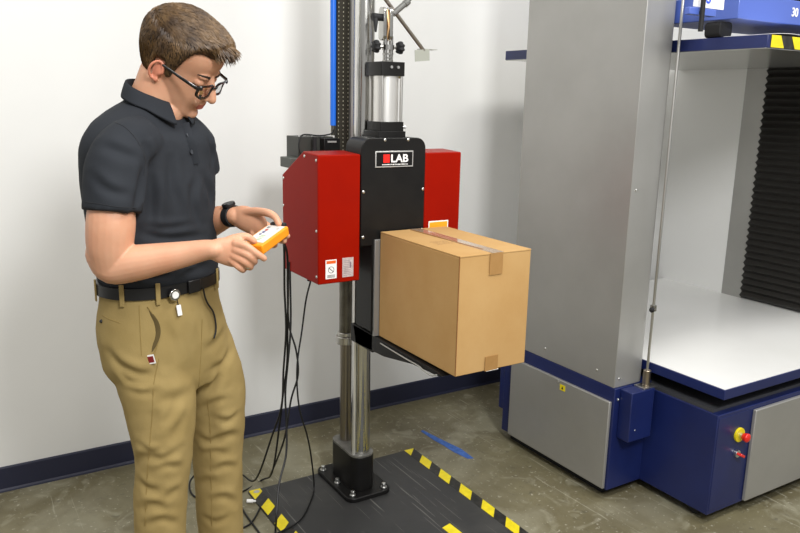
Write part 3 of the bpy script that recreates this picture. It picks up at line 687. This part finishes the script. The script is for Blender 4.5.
# ---- hair: a close cap whose edge follows the hairline, then locks laid over it
def pw(x, T):
    for (a, fa), (b, fb) in zip(T, T[1:]):
        if x <= b: return fa if x <= a else fa+(fb-fa)*(x-a)/(b-a)
    return T[-1][1]
def hairline(x, y):
    return pw(x, [(-.10, -.052), (-.055, -.062), (-.034, -.050), (-.024, -.022), (-.020, .016), (.004, .022), (.009, .004), (.014, -.012), (.024, -.008), (.030, .018), (.040, .052), (.050, .076), (.064, .084), (.095, .078)])
def hthick(x, y, z):
    top = max(0, min(1, (z-.055)/.05)); front = max(0, min(1, (x-.01)/.06))
    side = .007+.003*max(0, min(1, z/.06))
    return side + .001*top + .009*front*top
hb = B(); head_shell(hb); bvh_head = BVHTree.FromBMesh(hb); hb.free()
HO = Vector((-.005, 0, .03))
def cap_point(u, v):
    d = Vector((_c(v)*_c(u), _c(v)*_s(u), _s(v))); o = hd(*HO)
    dw = hF*d.x+hR*d.y+hU*d.z
    h = bvh_head.ray_cast(o+dw*.3, -dw)
    if h[0] is None: return None
    l = inv @ (h[0]-HC); dz = l.z-hairline(l.x, l.y)
    t = hthick(*l)
    k = max(0, min(1, dz/.016+.15)) if dz > -.02 else 0
    k = k**.5
    fwd = max(0, min(1, (l.x-.02)/.05))*max(0, min(1, (l.z-.06)/.03))
    off = -.006+(t+.006)*k
    p = h[0]+dw*off + hF*(.006*fwd*k) + hU*(-.000*fwd)
    return p, dw, l, k
hbm = B(); grid = []
NU, NV = 120, 70
for j in range(NV):
    v = -1.2+(1.5+1.2)*j/(NV-1); row = []
    for i in range(NU):
        r_ = cap_point(2*PI*i/NU, v)
        p, dw, l, k = r_
        nz = mnoise.noise(Vector((l.x*22, l.y*60, l.z*30)))*.0022*k
        row.append(hbm.verts.new(p+dw*nz))
    grid.append(row)
for j in range(NV-1):
    for i in range(NU): hbm.faces.new((grid[j][i], grid[j][(i+1) % NU], grid[j+1][(i+1) % NU], grid[j+1][i]))
hbm.faces.new(grid[-1]); hbm.faces.new(grid[0][::-1])
hair = obj('hair', hbm, M_hairb, PR, angle=80)
hme = hair.data; bvh_hair = BVHTree.FromPolygons([v.co.copy() for v in hme.vertices], [tuple(p.vertices) for p in hme.polygons])
sb = B(); rnd = random.Random(3); cnt = 0
while cnt < 7500:
    u = rnd.uniform(0, 2*PI); v = math.asin(rnd.uniform(-.75, 1))
    r_ = cap_point(u, v); p, dw, l, k = r_
    if l.z < hairline(l.x, l.y)+.003: continue
    cnt += 1
    top = max(0, min(1, (l.z-.07)/.03)); front = max(0, min(1, (l.x+.02)/.06))
    sgn = 1 if l.y > 0 else -1
    # flow of the hair in the head frame
    dirL = Vector((1.0, .35*rnd.uniform(-1, 1)-.25, -.15))*top + (1-top)*(Vector((.45, .1*sgn, -1.)) if l.x > -.03 else Vector((.05, 0, -1.)))
    dirL += Vector((rnd.uniform(-.25, .25), rnd.uniform(-.25, .25), rnd.uniform(-.15, .15)))
    ln = (.011+.024*top-.006*top*front)*rnd.uniform(.6, 1.1)
    dW = (hF*dirL.x+hR*dirL.y+hU*dirL.z).normalized()
    pos = p.copy(); nseg = 5; pts = []
    for s_ in range(nseg+1):
        h = bvh_hair.find_nearest(pos)
        nrm = (pos-hd(*HO)).normalized()
        lift = .0008+.0035*(s_/nseg)*rnd.uniform(.3, 1.)*(.4+top)
        base = h[0] if (h[0]-pos).length < .02 else pos
        pts.append(base+nrm*lift)
        if top > .5 and (inv@(pos-HC)).x > .085: pos = pos + (dW*.8 - hU*.15)*(ln/nseg); pts[-1] = pos.copy()
        else: pos = base + (dW-nrm*dW.dot(nrm)).normalized()*(ln/nseg)
    rr = rnd.uniform(.0005, .0009)*(1+.5*top)
    tube(sb, pts, [rr, rr*1.2, rr*1.1, rr*.9, rr*.6, rr*.15], 3, cap=False)
lk = obj('hair_locks', sb, M_hair, hair, angle=80)
# brows and lashes
for s in (-1, 1):
    eb_ = B(); P_ = []
    for k in range(7):
        y = s*(.014+.030*k/6); z0 = .030+.005*_s(PI*k/6*.8)
        h = bvh_body.ray_cast(hd(.2, y, z0), -hF); P_.append(h[0]+hF*.0006)
    tube(eb_, P_, [(.0030, .0012)]*6+[(.001, .0006)], 8, up=hU, rounded=True); obj('eyebrow', eb_, M_hairb, PR)
    eb_ = B(); P_ = []
    for k in range(7):
        y = s*(.020+.023*k/6); z0 = .008-.003*_s(PI*k/6)
        h = bvh_body.ray_cast(hd(.2, y, z0), -hF); P_.append(h[0]+hF*.0004)
    tube(eb_, P_, [(.0008, .0012)]*7, 6, up=hU); obj('eyelashes', eb_, M_hairb, PR)
# glasses
gb = B(); M_gl = material('black_acetate', '#0c0c0d', .22, coat=.4)
def lens_ring(s):
    return [hd(.104-.010*abs(yy/.026)**2*(1 if s*yy > 0 else .2), s*.034+yy, .006+zz) for yy, zz in [(.0255*math.copysign(abs(_c(a))**.55, _c(a)), .0165*math.copysign(abs(_s(a))**.6, _s(a))) for a in [2*PI*k/28 for k in range(28)]]]
for s in (-1, 1):
    P_ = lens_ring(s); n = len(P_); cx = sum(P_, Vector())/n
    R_ = []
    for k in range(n):
        o_ = (P_[k]-cx).normalized(); R_.append([P_[k]+o_*.0024*a+hF*.0022*b for a, b in ((-1, -1), (1, -1), (1, 1), (-1, 1))])
    rings(gb, R_, closed=True)
    tube(gb, [hd(.100, s*.060, .016), hd(.092, s*.071, .016), hd(.05, s*.0770, .015), hd(.015, s*.0785, .014), hd(.004, s*.0780, .013)], [(.0045, .0022), (.0045, .002), (.0036, .002), (.003, .002), (.003, .002)], 8, up=hU, rounded=True)
tube(gb, [hd(.1035, -.010, .012), hd(.107, 0, .014), hd(.1035, .010, .012)], [.0025]*3, 8)
gl = obj('eyeglasses', gb, M_gl, PR, angle=50)
M_lens = material('lens_glass', (1, 1, 1, 1), .02); M_lens.node_tree.nodes['Principled BSDF'].inputs['Transmission Weight'].default_value = 1; M_lens.node_tree.nodes['Principled BSDF'].inputs['IOR'].default_value = 1.15
for s in (-1, 1):
    P_ = lens_ring(s); n = len(P_); lb = B()
    c = sum(P_, Vector())/n
    f_ = [lb.verts.new(p+hF*.0005) for p in P_]; g_ = [lb.verts.new(p-hF*.0005) for p in P_]
    lb.faces.new(f_); lb.faces.new(g_[::-1])
    for k in range(n): lb.faces.new((f_[k], g_[k], g_[(k+1) % n], f_[(k+1) % n]))
    obj('lens', lb, M_lens, gl)

# ---- cloth folds: real relief pressed into the cloth along drawn crease paths
def relief(me, folds, noise_amp=.002, nsc=9., ref=None):
    n = len(me.vertices); co_ = np.empty(n*3); me.vertices.foreach_get('co', co_); co_ = co_.reshape(-1, 3)
    nr = np.array([v.normal[:] for v in me.vertices])
    bv = BVHTree.FromPolygons([v.co.copy() for v in me.vertices], [tuple(p.vertices) for p in me.polygons])
    disp = np.zeros(n)
    for f in folds:
        amp, wd = f[0], f[1]; P_ = []
        pts = spline([p for p in f[2]], 5)
        for p in pts:
            s_ = surf(bv, p[0], p[1])
            if s_: P_.append(np.array(s_[0]))
        if len(P_) < 2: continue
        P_ = np.array(P_); near = np.where(np.linalg.norm(co_-P_.mean(0), axis=1) < np.linalg.norm(P_-P_.mean(0), axis=1).max()+wd*5)[0]
        if not len(near): continue
        X = co_[near]; best = np.full(len(near), 9.); tt = np.zeros(len(near)); sd = np.zeros(len(near))
        for k in range(len(P_)-1):
            a, b = P_[k], P_[k+1]; ab = b-a; L2 = ab@ab+1e-12; t = np.clip((X-a)@ab/L2, 0, 1); dv = X-(a+t[:, None]*ab); d = np.linalg.norm(dv, axis=1)
            m_ = d < best; best[m_] = d[m_]; tt[m_] = ((k+t)/(len(P_)-1))[m_]
            cr = np.einsum('ij,ij->i', np.cross(ab/np.sqrt(L2), dv), nr[near]); sd[m_] = cr[m_]
        fade = np.clip(np.sin(np.pi*np.clip(tt, .03, .97)), 0, 1)**.7
        x = np.where(sd >= 0, best, -best)/wd
        prof = -np.exp(-x*x)+.85*np.exp(-((x-1.7)/1.1)**2)+.35*np.exp(-((x+1.9)/1.2)**2)
        disp[near] += amp*fade*prof
    for i in range(n):
        p = Vector(co_[i]); disp[i] += noise_amp*mnoise.fractal(p*nsc, .9, 2.1, 3)
    co_ += nr*disp[:, None]; me.vertices.foreach_set('co', co_.ravel()); me.update()

# ---- polo shirt
bm = B()
torso(bm, [(-.604, 1.85, 1.015, .100, .145, 30), (-.602, 1.85, 1.05, .111, .156, 30), (-.605, 1.85, 1.10, .117, .164, 30), (-.611, 1.85, 1.18, .114, .168, 30), (-.614, 1.85, 1.27, .115, .176, 30), (-.614, 1.85, 1.34, .112, .178, 30),
           (-.608, 1.852, 1.39, .105, .178, 30), (-.611, 1.855, 1.43, .086, .150, 30), (-.613, 1.857, 1.458, .072, .105, 30), (-.610, 1.858, 1.478, .060, .066, 30), (-.606, 1.858, 1.49, .050, .052, 30)])
def sleeve(pts):
    S = spline(pts, 6); tube(bm, [Vector(s[:3]) for s in S], [(float(s[3]), float(s[4])) for s in S], 30)
sleeve([L_(q(-.60, 1.77, 1.395), .058), L_(q(-.622, 1.715, 1.378), .060), L_(q(-.634, 1.680, 1.335), .063, .066), L_(q(-.637, 1.660, 1.28), .061, .064), L_(q(-.638, 1.652, 1.243), .060, .064)])
sleeve([L_(q(-.585, 1.93, 1.40), .054), L_(q(-.560, 1.975, 1.38), .058), L_(q(-.550, 2.015, 1.34), .060), L_(q(-.545, 2.035, 1.292), .057)])
me = fused(bm, .005, 6, .5)
relief(me, [
    (0.0090, .011, [(144, 164), (140, 190), (134, 214)]), (0.0075, .012, [(150, 170), (152, 200), (149, 232)]),
    (0.0075, .010, [(138, 232), (165, 238), (205, 236)]), (0.0060, .009, [(140, 226), (165, 229), (190, 226)]), (0.0060, .009, [(186, 262), (200, 264), (212, 262)]),
    (0.0060, .010, [(130, 268), (150, 276), (175, 276)]), (0.0075, .010, [(184, 274), (198, 270), (212, 268)]),
    (0.0060, .012, [(142, 140), (147, 150), (148, 166)]), (0.0060, .012, [(100, 145), (120, 152), (140, 160)]), (0.0045, .010, [(90, 175), (108, 190), (130, 196)]),
    (0.0060, .012, [(203, 177), (210, 192), (212, 205)]), (0.0060, .014, [(170, 150), (172, 185), (180, 215)]), (0.0060, .012, [(196, 175), (192, 200), (200, 228)]),
    (0.0060, .010, [(208, 135), (212, 152), (212, 170)])], .0028, 8.)
shirt = link('polo_shirt', me, M_shirt, PR, angle=60)
bs_ = BVHTree.FromPolygons([v.co.copy() for v in me.vertices], [tuple(p.vertices) for p in me.polygons])
def surf_line(bvh, pts, off=.001, sub=5):
    out = []
    for p in spline(pts, sub):
        s_ = surf(bvh, p[0], p[1], off)
        if s_: out.append(s_[0])
    return out
def seam(bvh, pts, mat, parent, r=.0011, name='seam'):
    P_ = surf_line(bvh, pts, 0)
    if len(P_) > 2: sbm = B(); tube(sbm, P_, r, 6); obj(name, sbm, mat, parent)
M_sseam = material('shirt_seam', '#1e2024', .9)
seam(bs_, [(116, 103), (110, 122), (114, 122), (126, 128), (138, 142), (145, 160), (144, 175)][2:], M_sseam, shirt, .0012, 'sleeve_seam')
seam(bs_, [(85, 202), (100, 204), (118, 207), (136, 208)], M_sseam, shirt, .0010, 'sleeve_hem')
# placket and buttons
P_ = surf_line(bs_, [(183, 124), (186, 135), (190, 148), (194, 164)], .0018)
if len(P_) > 2:
    pb = B(); tube(pb, P_, [(.0135, .0016)]*len(P_), 8, up=(1, 0, 0)); obj('placket', pb, M_shirt, shirt)
for px, py in ((187, 136), (190.5, 152)):
    s_ = surf(bs_, px, py, .0035)
    if s_: pb = B(); cyl(pb, s_[0], s_[0]+s_[1]*.0018, .0052, 14); obj('button', pb, material('shirt_button', '#3c3f44', .3), shirt)
# collar: stand, fall and two points
cbm = B(); R_ = []; NC = 56
F30, R30 = axes(27)
for k in range(NC+1):
    ph = math.radians(14+(332)*k/NC)                     # 0 = front
    fr = (1+_c(ph))/2
    c0 = q(-.594, 1.857, 1.511)
    ctr = c0+Vector((0, 0, 0))
    d = F30*_c(ph)+R30*_s(ph)
    top = c0 + d*(.065+.006*fr) + F30*.012*(1-fr) + Vector((0, 0, .022-.050*fr**1.3)) - F30*.010
    near_end = max(0, 1-min(k, NC-k)/7)
    drop = .036+.026*near_end
    out_ = .010+.014*fr
    low = top + d*out_ + Vector((0, 0, -drop)) + (F30*.010*near_end)
    inner = c0 + d*.060 + Vector((0, 0, -.02-.045*fr))
    th = .0028
    R_.append([inner, top-d*.002+Vector((0, 0, -.002)), top+Vector((0, 0, .001)), top+d*.0035-Vector((0, 0, .001)), low+d*th, low, top*.5+low*.5-d*.002])
rings(cbm, R_)
collar = obj('collar', cbm, M_shirt, shirt, angle=50)
sub = collar.modifiers.new('s', 'SUBSURF'); sub.levels = 1; sub.render_levels = 1

# ---- trousers
bm = B()
torso(bm, [(-.604, 1.85, 1.050, .106, .152, 30), (-.604, 1.85, 1.01, .114, .158, 30), (-.603, 1.85, .95, .124, .166, 30), (-.598, 1.852, .89, .126, .172, 30), (-.590, 1.855, .83, .118, .172, 30), (-.575, 1.855, .775, .090, .145, 30)])
def leg(pts):
    S = spline(pts, 6); tube(bm, [Vector(s[:3]) for s in S], [(float(s[3]), float(s[4])) for s in S], 36, up=(0, 1, 0))
leg([L_(q(-.625, 1.790, .95), .078, .090), L_(q(-.610, 1.778, .84), .090, .092), L_(q(-.592, 1.768, .74), .088, .087), L_(q(-.586, 1.757, .63), .074, .072), L_(q(-.593, 1.75, .52), .068, .067), L_(q(-.602, 1.75, .40), .066, .064), L_(q(-.606, 1.75, .25), .064, .064), L_(q(-.610, 1.75, .06), .062, .068)])
leg([L_(q(-.565, 1.925, .95), .078, .088), L_(q(-.527, 1.932, .82), .086, .088), L_(q(-.500, 1.942, .72), .084, .085), L_(q(-.497, 1.95, .58), .070, .072), L_(q(-.499, 1.95, .45), .066, .066), L_(q(-.497, 1.95, .28), .064, .063), L_(q(-.50, 1.95, .06), .062, .068)])
me = fused(bm, .0055, 5, .5)
def z3(*p): return [(80+x/2.03, 270+y/2.03) for x, y in p]
relief(me, [
    (.008, .012, z3((60, 170), (85, 196), (120, 212), (150, 214))), (.005, .009, z3((78, 205), (105, 226), (140, 232))), (.004, .009, z3((95, 240), (125, 250), (160, 246))),
    (.006, .012, z3((112, 392), (135, 378), (170, 384), (205, 362))), (.004, .009, z3((118, 352), (145, 366), (170, 362))), (.005, .010, z3((150, 408), (180, 398), (206, 402))),
    (.005, .011, z3((116, 430), (140, 447), (165, 448))), (.004, .012, z3((170, 470), (190, 452), (205, 448))), (.005, .011, z3((118, 488), (150, 478), (180, 492))), (.004, .010, z3((130, 520), (165, 508), (200, 516))),
    (.004, .014, z3((168, 100), (190, 150), (198, 200))), (.005, .016, z3((150, 262), (190, 262), (232, 246))), (.004, .012, z3((225, 75), (242, 110), (246, 150))),
    (.004, .014, z3((158, 280), (148, 310), (135, 340))), (.004, .012, z3((200, 262), (186, 290), (165, 318))), (.003, .012, z3((205, 300), (195, 330), (190, 360))),
    (.006, .012, z3((242, 255), (268, 236), (290, 205))), (.004, .010, z3((244, 285), (275, 268), (300, 262))), (.005, .010, z3((270, 300), (300, 306), (324, 292))),
    (.006, .012, z3((240, 335), (265, 350), (300, 336), (322, 338))), (.004, .010, z3((248, 375), (270, 368), (300, 374))), (.005, .011, z3((270, 410), (295, 398), (318, 402))), (.004, .012, z3((244, 440), (262, 428), (280, 432))), (.005, .011, z3((262, 468), (292, 462), (318, 474))), (.004, .010, z3((248, 500), (275, 512), (305, 500))),
    (.004, .012, z3((248, 160), (272, 150), (296, 120))), (.005, .012, z3((262, 205), (290, 190), (310, 160))), (.004, .02, z3((270, 235), (262, 300), (290, 380)))], .0042, 8.)
tr = link('trousers', me, M_khaki, PR, angle=60)
bt = BVHTree.FromPolygons([v.co.copy() for v in me.vertices], [tuple(p.vertices) for p in me.polygons])
# slanted front pocket with shade painted into its slit, seams, rear pocket
P_ = surf_line(bt, z3((137, 75), (157, 105), (160, 135), (150, 172)), .0012); 
pb = B(); tube(pb, P_, [(.0015, .0015)]*len(P_), 8); obj('pocket_edge', pb, M_seam, tr)
P_ = surf_line(bt, z3((141, 82), (153, 108), (155, 135), (146, 166)), .0006)
pb = B(); nP = len(P_); tube(pb, P_, [(.0095*_s(PI*min(1, (i+.5)/nP)), .0012) for i in range(nP)], 8, up=(1, 0, 0)); obj('pocket_opening', pb, material('painted_pocket_shade', '#5b4c2a', .95), tr)
for pts in (z3((160, 180), (150, 230), (146, 300), (140, 370), (135, 440), (132, 520)), z3((258, 262), (264, 320), (266, 400), (268, 520)), z3((45, 92), (60, 100), (82, 108)), z3((120, 72), (122, 120), (125, 175)), z3((248, 100), (245, 180), (240, 250))):
    seam(bt, pts, M_seam, tr, .0011)
s_ = surf(bt, *z3((44, 104))[0], .001)
if s_: pb = B(); ball(pb, s_[0], .0045); obj('pocket_button', pb, M_leather, tr)
s_ = surf(bt, *z3((143, 181))[0], .003)
if s_:
    t1 = Vector((1, -.2, .25)).normalized(); t2 = s_[1].cross(t1).normalized()
    pb = B(); obox(pb, s_[0], t1*.011, t2*.011, s_[1]*.0012); tg = obj('pocket_tag', pb, M_paper, tr, smooth=False)
    pb = B(); obox(pb, s_[0]+s_[1]*.0012, t1*.0075, t2*.0075, s_[1]*.0008); obj('tag_mark', pb, material('dark_red_tag', '#7d1a1c', .5), tg, smooth=False)
# belt, buckle, loops
bb = B(); R_ = []
for k in range(72):
    a = 2*PI*k/72; e = 2.3; F_, Rr = axes(30); x, y = _c(a), _s(a); s2_ = (abs(x)**e+abs(y)**e)**(-1/e)
    d = (F_*x+Rr*y).normalized(); c = q(-.604, 1.85, 1.042)+F_*.1105*x*s2_+Rr*.1565*y*s2_
    R_.append([c-Vector((0, 0, .0155)), c+d*.0065-Vector((0, 0, .014)), c+d*.0065+Vector((0, 0, .014)), c+Vector((0, 0, .0155))])
rings(bb, R_, closed=True); belt = obj('belt', bb, M_leather, PR, angle=50)
F_, Rr = axes(30); c = q(-.604, 1.85, 1.042)+F_*.119
pb = B(); obox(pb, c, F_*.003, Rr*.020, Vector((0, 0, .0165))); obj('buckle', pb, M_leather, belt, bevel=.003)
for ang in (150, 112, 68, 35, -35, -90):
    a = math.radians(ang); x, y = _c(a), _s(a); e = 2.3; s2_ = (abs(x)**e+abs(y)**e)**(-1/e)
    c = q(-.604, 1.85, 1.040)+F_*.1185*x*s2_+Rr*.1645*y*s2_; d = (F_*x/.1245+Rr*y/.1725).normalized(); t = Vector((0, 0, 1)).cross(d)
    pb = B(); obox(pb, c, d*.0018, t*.0055, Vector((0, 0, .026))); obj('belt_loop', pb, M_khaki, tr, bevel=.001)
# shoes
for cx_, cy_ in ((-.60, 1.75), (-.49, 1.95)):
    Fs, Rs = axes(32); c = q(cx_, cy_, 0); pb = B(); R_ = []
    for x, w_, h in ((-.095, .022, .045), (-.08, .034, .085), (-.03, .038, .095), (.02, .036, .085), (.08, .045, .06), (.14, .046, .045), (.18, .034, .035), (.20, .014, .022)):
        R_.append([c+Fs*x+Rs*w_*_c(a)+Vector((0, 0, .012+h*max(0, _s(a)) if _s(a) > 0 else .004)) for a in [2*PI*k/20 for k in range(20)]])
    rings(pb, R_); sh = obj('shoe', pb, M_leather, PR, angle=60)
    pb = B(); prism(pb, [(0, 0)]*0 or [tuple((c+Fs*x+Rs*y).xy) for x, y in [(-.1, -.02), (-.08, -.036), (.02, -.038), (.1, -.048), (.17, -.04), (.205, -.012), (.205, .012), (.17, .04), (.1, .048), (.02, .038), (-.08, .036), (-.1, .02)]], 2, .0005, .014)
    obj('sole', pb, M_blackm, sh)
# wristwatch on the far wrist, ring on the near hand
wb = B(); w0, w1 = ml(229.5, 216.2, 1.909), ml(235.5, 216, 1.894); ax = (w1-w0).normalized(); wc = (w0+w1)/2
tube(wb, [wc-ax*.0105, wc+ax*.0105], [(.0285, .0310), (.0275, .0305)], 32, up=(0, 0, 1)); watch = obj('wristwatch_band', wb, M_blackm, PR, bevel=.001)
up_w = (Vector((0, -.35, 1))-ax*ax.dot(Vector((0, -.35, 1)))).normalized()
wb = B(); cyl(wb, wc+up_w*.026, wc+up_w*.036, .017, 28); obj('watch_case', wb, M_leather, watch, bevel=.002)
rb = B(); a_, b_ = ml(247, 263.5, 1.650), ml(249, 266, 1.656); rdir = (b_-a_).normalized(); rc_ = (a_+b_)/2
tube(rb, [rc_-rdir*.0028, rc_+rdir*.0028], .0098, 18); obj('ring', rb, M_zinc, PR)

# ------------------------------------------------------------------ remote control in the hands
pA, pB, pC = ml(251.5, 241.5, 1.700), ml(262, 245.5, 1.672), ml(288.5, 226, 1.780)
Lx = (pC-pB); ln = Lx.length; Lx.normalize(); Wv = (pA-pB); Wv = Wv-Lx*Wv.dot(Lx); Wv = Wv.normalized(); wd = .058
Nv = Lx.cross(Wv); Nv = Nv if Nv.z > 0 else -Nv
cen_ = pB+Lx*ln/2+Wv*wd/2-Nv*.012
rp = thing('remote_control', 'orange handheld pendant control with a pale keypad held in both hands of the man', 'remote control', L2W @ cen_)
RI = Matrix.Translation(-(L2W @ cen_)) @ L2W
def RP(name, bm, mat, parent=None, **k):
    bmesh.ops.transform(bm, matrix=RI, verts=bm.verts); return obj(name, bm, mat, parent or rp, **k)
bm = B(); obox(bm, cen_, Lx*ln/2, Wv*wd/2, Nv*.012); RP('housing', bm, M_orange, bevel=.004, seg=3)
bm = B(); obox(bm, cen_+Nv*.0123+Lx*.004, Lx*(ln/2-.010), Wv*(wd/2-.006), Nv*.0006); kp = RP('keypad', bm, material('keypad_grey', '#d9d6cf', .45, c2='#cfccc6', nscale=40), bevel=.0004)
for i, (u_, v_, cc, rr_) in enumerate([(.10, .22, '#4a4a80', .004), (.22, .22, '#a83c3a', .004), (-.02, .25, '#6d6f8a', .0035), (-.30, .32, '#b5b3ac', .004), (.34, -.32, '#b5b3ac', .004), (.36, .3, '#77797c', .004)]):
    c = cen_+Nv*.013+Lx*ln*u_*.9+Wv*wd*v_*.75; bm = B(); obox(bm, c, Lx*rr_, Wv*rr_*.8, Nv*.0012); RP('button', bm, material('button_%d' % i, cc, .4), kp, bevel=.0006)
bm = B()
for i in range(5): c = cen_+Nv*.0131+Lx*(-.35+i*.07)*ln+Wv*wd*-.02; obox(bm, c, Lx*.0012, Wv*.006, Nv*.0002)
RP('green_print', bm, material('green_ink', '#8fb07a', .6), kp, smooth=False)
bm = B(); c = pC+Wv*wd*.5-Nv*.004; obox(bm, c+Lx*.002, Lx*.006, Wv*.020, Nv*.009); RP('end_cap', bm, M_blackm, bevel=.002)

# badge reel and key strap at the belt
bel = BVHTree.FromPolygons([v.co.copy() for v in belt.data.vertices], [tuple(p.vertices) for p in belt.data.polygons])
s_ = surf(bel, 172.5, 294, .006) or surf(bt, 172.5, 295, .012)
rw = L2W @ s_[0]; nw = (L2W.to_3x3() @ s_[1]).normalized()
rl = thing('badge_reel', 'small white and silver badge reel clipped to the black belt of the man', 'badge reel', rw)
bm = B(); cyl(bm, Vector(), nw*.007, .0150, 8); obj('reel_case', bm, M_chrome, rl, bevel=.002)
bm = B(); cyl(bm, nw*.007, nw*.0085, .0085, 16); obj('reel_face', bm, M_paper, rl, smooth=False)
e1 = surf(bt, 177, 306, .007); ew = L2W @ e1[0]-rw; s3 = L2W @ surf(bt, 175.5, 299, .006)[0]-rw
bm = B(); stube(bm, [tuple(nw*.003+Vector((0, 0, -.01))), tuple(s3), tuple(ew)], .0012, 6); obj('cord', bm, M_leather, rl)
e2 = L2W @ surf(bt, 178, 312, .007)[0]-rw; d = (e2-ew).normalized(); sd = d.cross(nw).normalized()
bm = B(); obox(bm, (ew+e2)/2+d*.003, d*.013, sd*.006, nw*.0015); obj('clip_tag', bm, M_paper, rl, bevel=.001)
bm = B(); obox(bm, Vector((.010, .012, .003)), Vector((.003, 0, 0)), Vector((0, .003, 0)), Vector((0, 0, .012))); 
bm.free()
P_ = [surf(bt, px, py, .006) for px, py in ((203, 297), (206, 304), (211, 312), (213.5, 322), (214, 331), (212, 338))]
P_ = [L2W @ s[0] for s in P_ if s]
s0 = surf(bel, 202, 288, .004)
if s0: P_ = [L2W @ s0[0]] + P_
bm = B(); o0 = P_[0].copy(); stube(bm, [tuple(p-o0) for p in P_], .0022, 8)
ob = obj('key_strap', bm, M_leather); ob.location = o0; tag(ob, 'thin black cord hanging from the front of the belt over khaki trousers', 'cord')

# ------------------------------------------------------------------ cables
pe = L2W @ (pC+Wv*wd*.5-Nv*.010+Lx*.004)
u1 = L2W @ (cen_-Nv*.011+Lx*ln*.32)
cable([tuple(u1), pl(280, 245.5, 2.02)[:2]+(1.115,), pl(284, 256, 2.10)[:2]+(1.06,), pl(284.5, 290, 2.20), pl(286, 330, 2.24), pl(283.5, 370, 2.27), pl(281.5, 406, 2.30), pl(272, 436, 2.36), pl(255, 455, 2.45)[:2]+(.11,), fl(241.5, 475), fl(238, 490), fl(242, 508), fl(258, 531), fl(268, 545)], 'black cable from the orange pendant swinging far out by the trouser leg', .0035)
cable([tuple(u1+Vector((0, 0, -.004))), pl(281, 250, 2.02)[:2]+(1.09,), pl(287, 262, 2.12)[:2]+(1.03,), pl(288, 290, 2.2), pl(287.5, 330, 2.24), pl(287, 364, 2.27), pl(283, 395, 2.3), pl(279.5, 425, 2.36), pl(272, 455, 2.44)[:2]+(.13,), fl(262, 480), fl(238, 493.5), fl(205, 499), fl(192, 494), fl(190, 486)[:2]+(.02,), fl(197, 478)[:2]+(.03,)], 'black cable from the orange pendant that trails along the floor behind the man', .0035)
cable([tuple(at(289.5, 262, 1, 2.38)), pl(290, 275, 2.38), pl(290.5, 330, 2.36), pl(285.5, 390, 2.33), pl(286.5, 425, 2.31), pl(286, 455, 2.28), pl(279, 485, 2.24), pl(276, 510, 2.18)[:2]+(.09,), fl(275.5, 531, .013), fl(276, 550, .013)], 'black cable hanging straight down beside the red housing to the mat corner', .0038)
cable([tuple(Vector((1.10, 2.36, .868))), pl(306, 300, 2.36), pl(302, 330, 2.36), pl(297, 368, 2.34), pl(299, 406, 2.33), pl(307, 435, 2.33), pl(311, 456, 2.36), fl(314, 485, .030), fl(311, 500, .013), fl(300, 520, .013), fl(280, 532, .013), fl(262, 540, .013)], 'black cable from the gland under the red housing lying in a loop on the mat', .0032)
cable([tuple(at(287.5, 264, 1, 2.42)), pl(287.5, 290, 2.40), pl(289, 325, 2.38), pl(296, 350, 2.35), pl(298, 375, 2.35), pl(291, 400, 2.36), pl(284, 440, 2.38), fl(270, 476), fl(262, 492), fl(261, 505), fl(252, 522), fl(243, 528)], 'black cable crossing the others low down and ending on the concrete by the shoe', .0035)
bm = B(); c = Vector(fl(250, 501, .009)); d = Vector((.8, -.5, 0)).normalized(); cyl(bm, c-d*.012, c+d*.012, .007, 12); cyl(bm, c+d*.012, c+d*.022, .004, 10)
ob = obj('cable_connector', bm, M_paper, bevel=.001); tag(ob, 'small white plug connector lying on the concrete near the mat corner', 'plug')
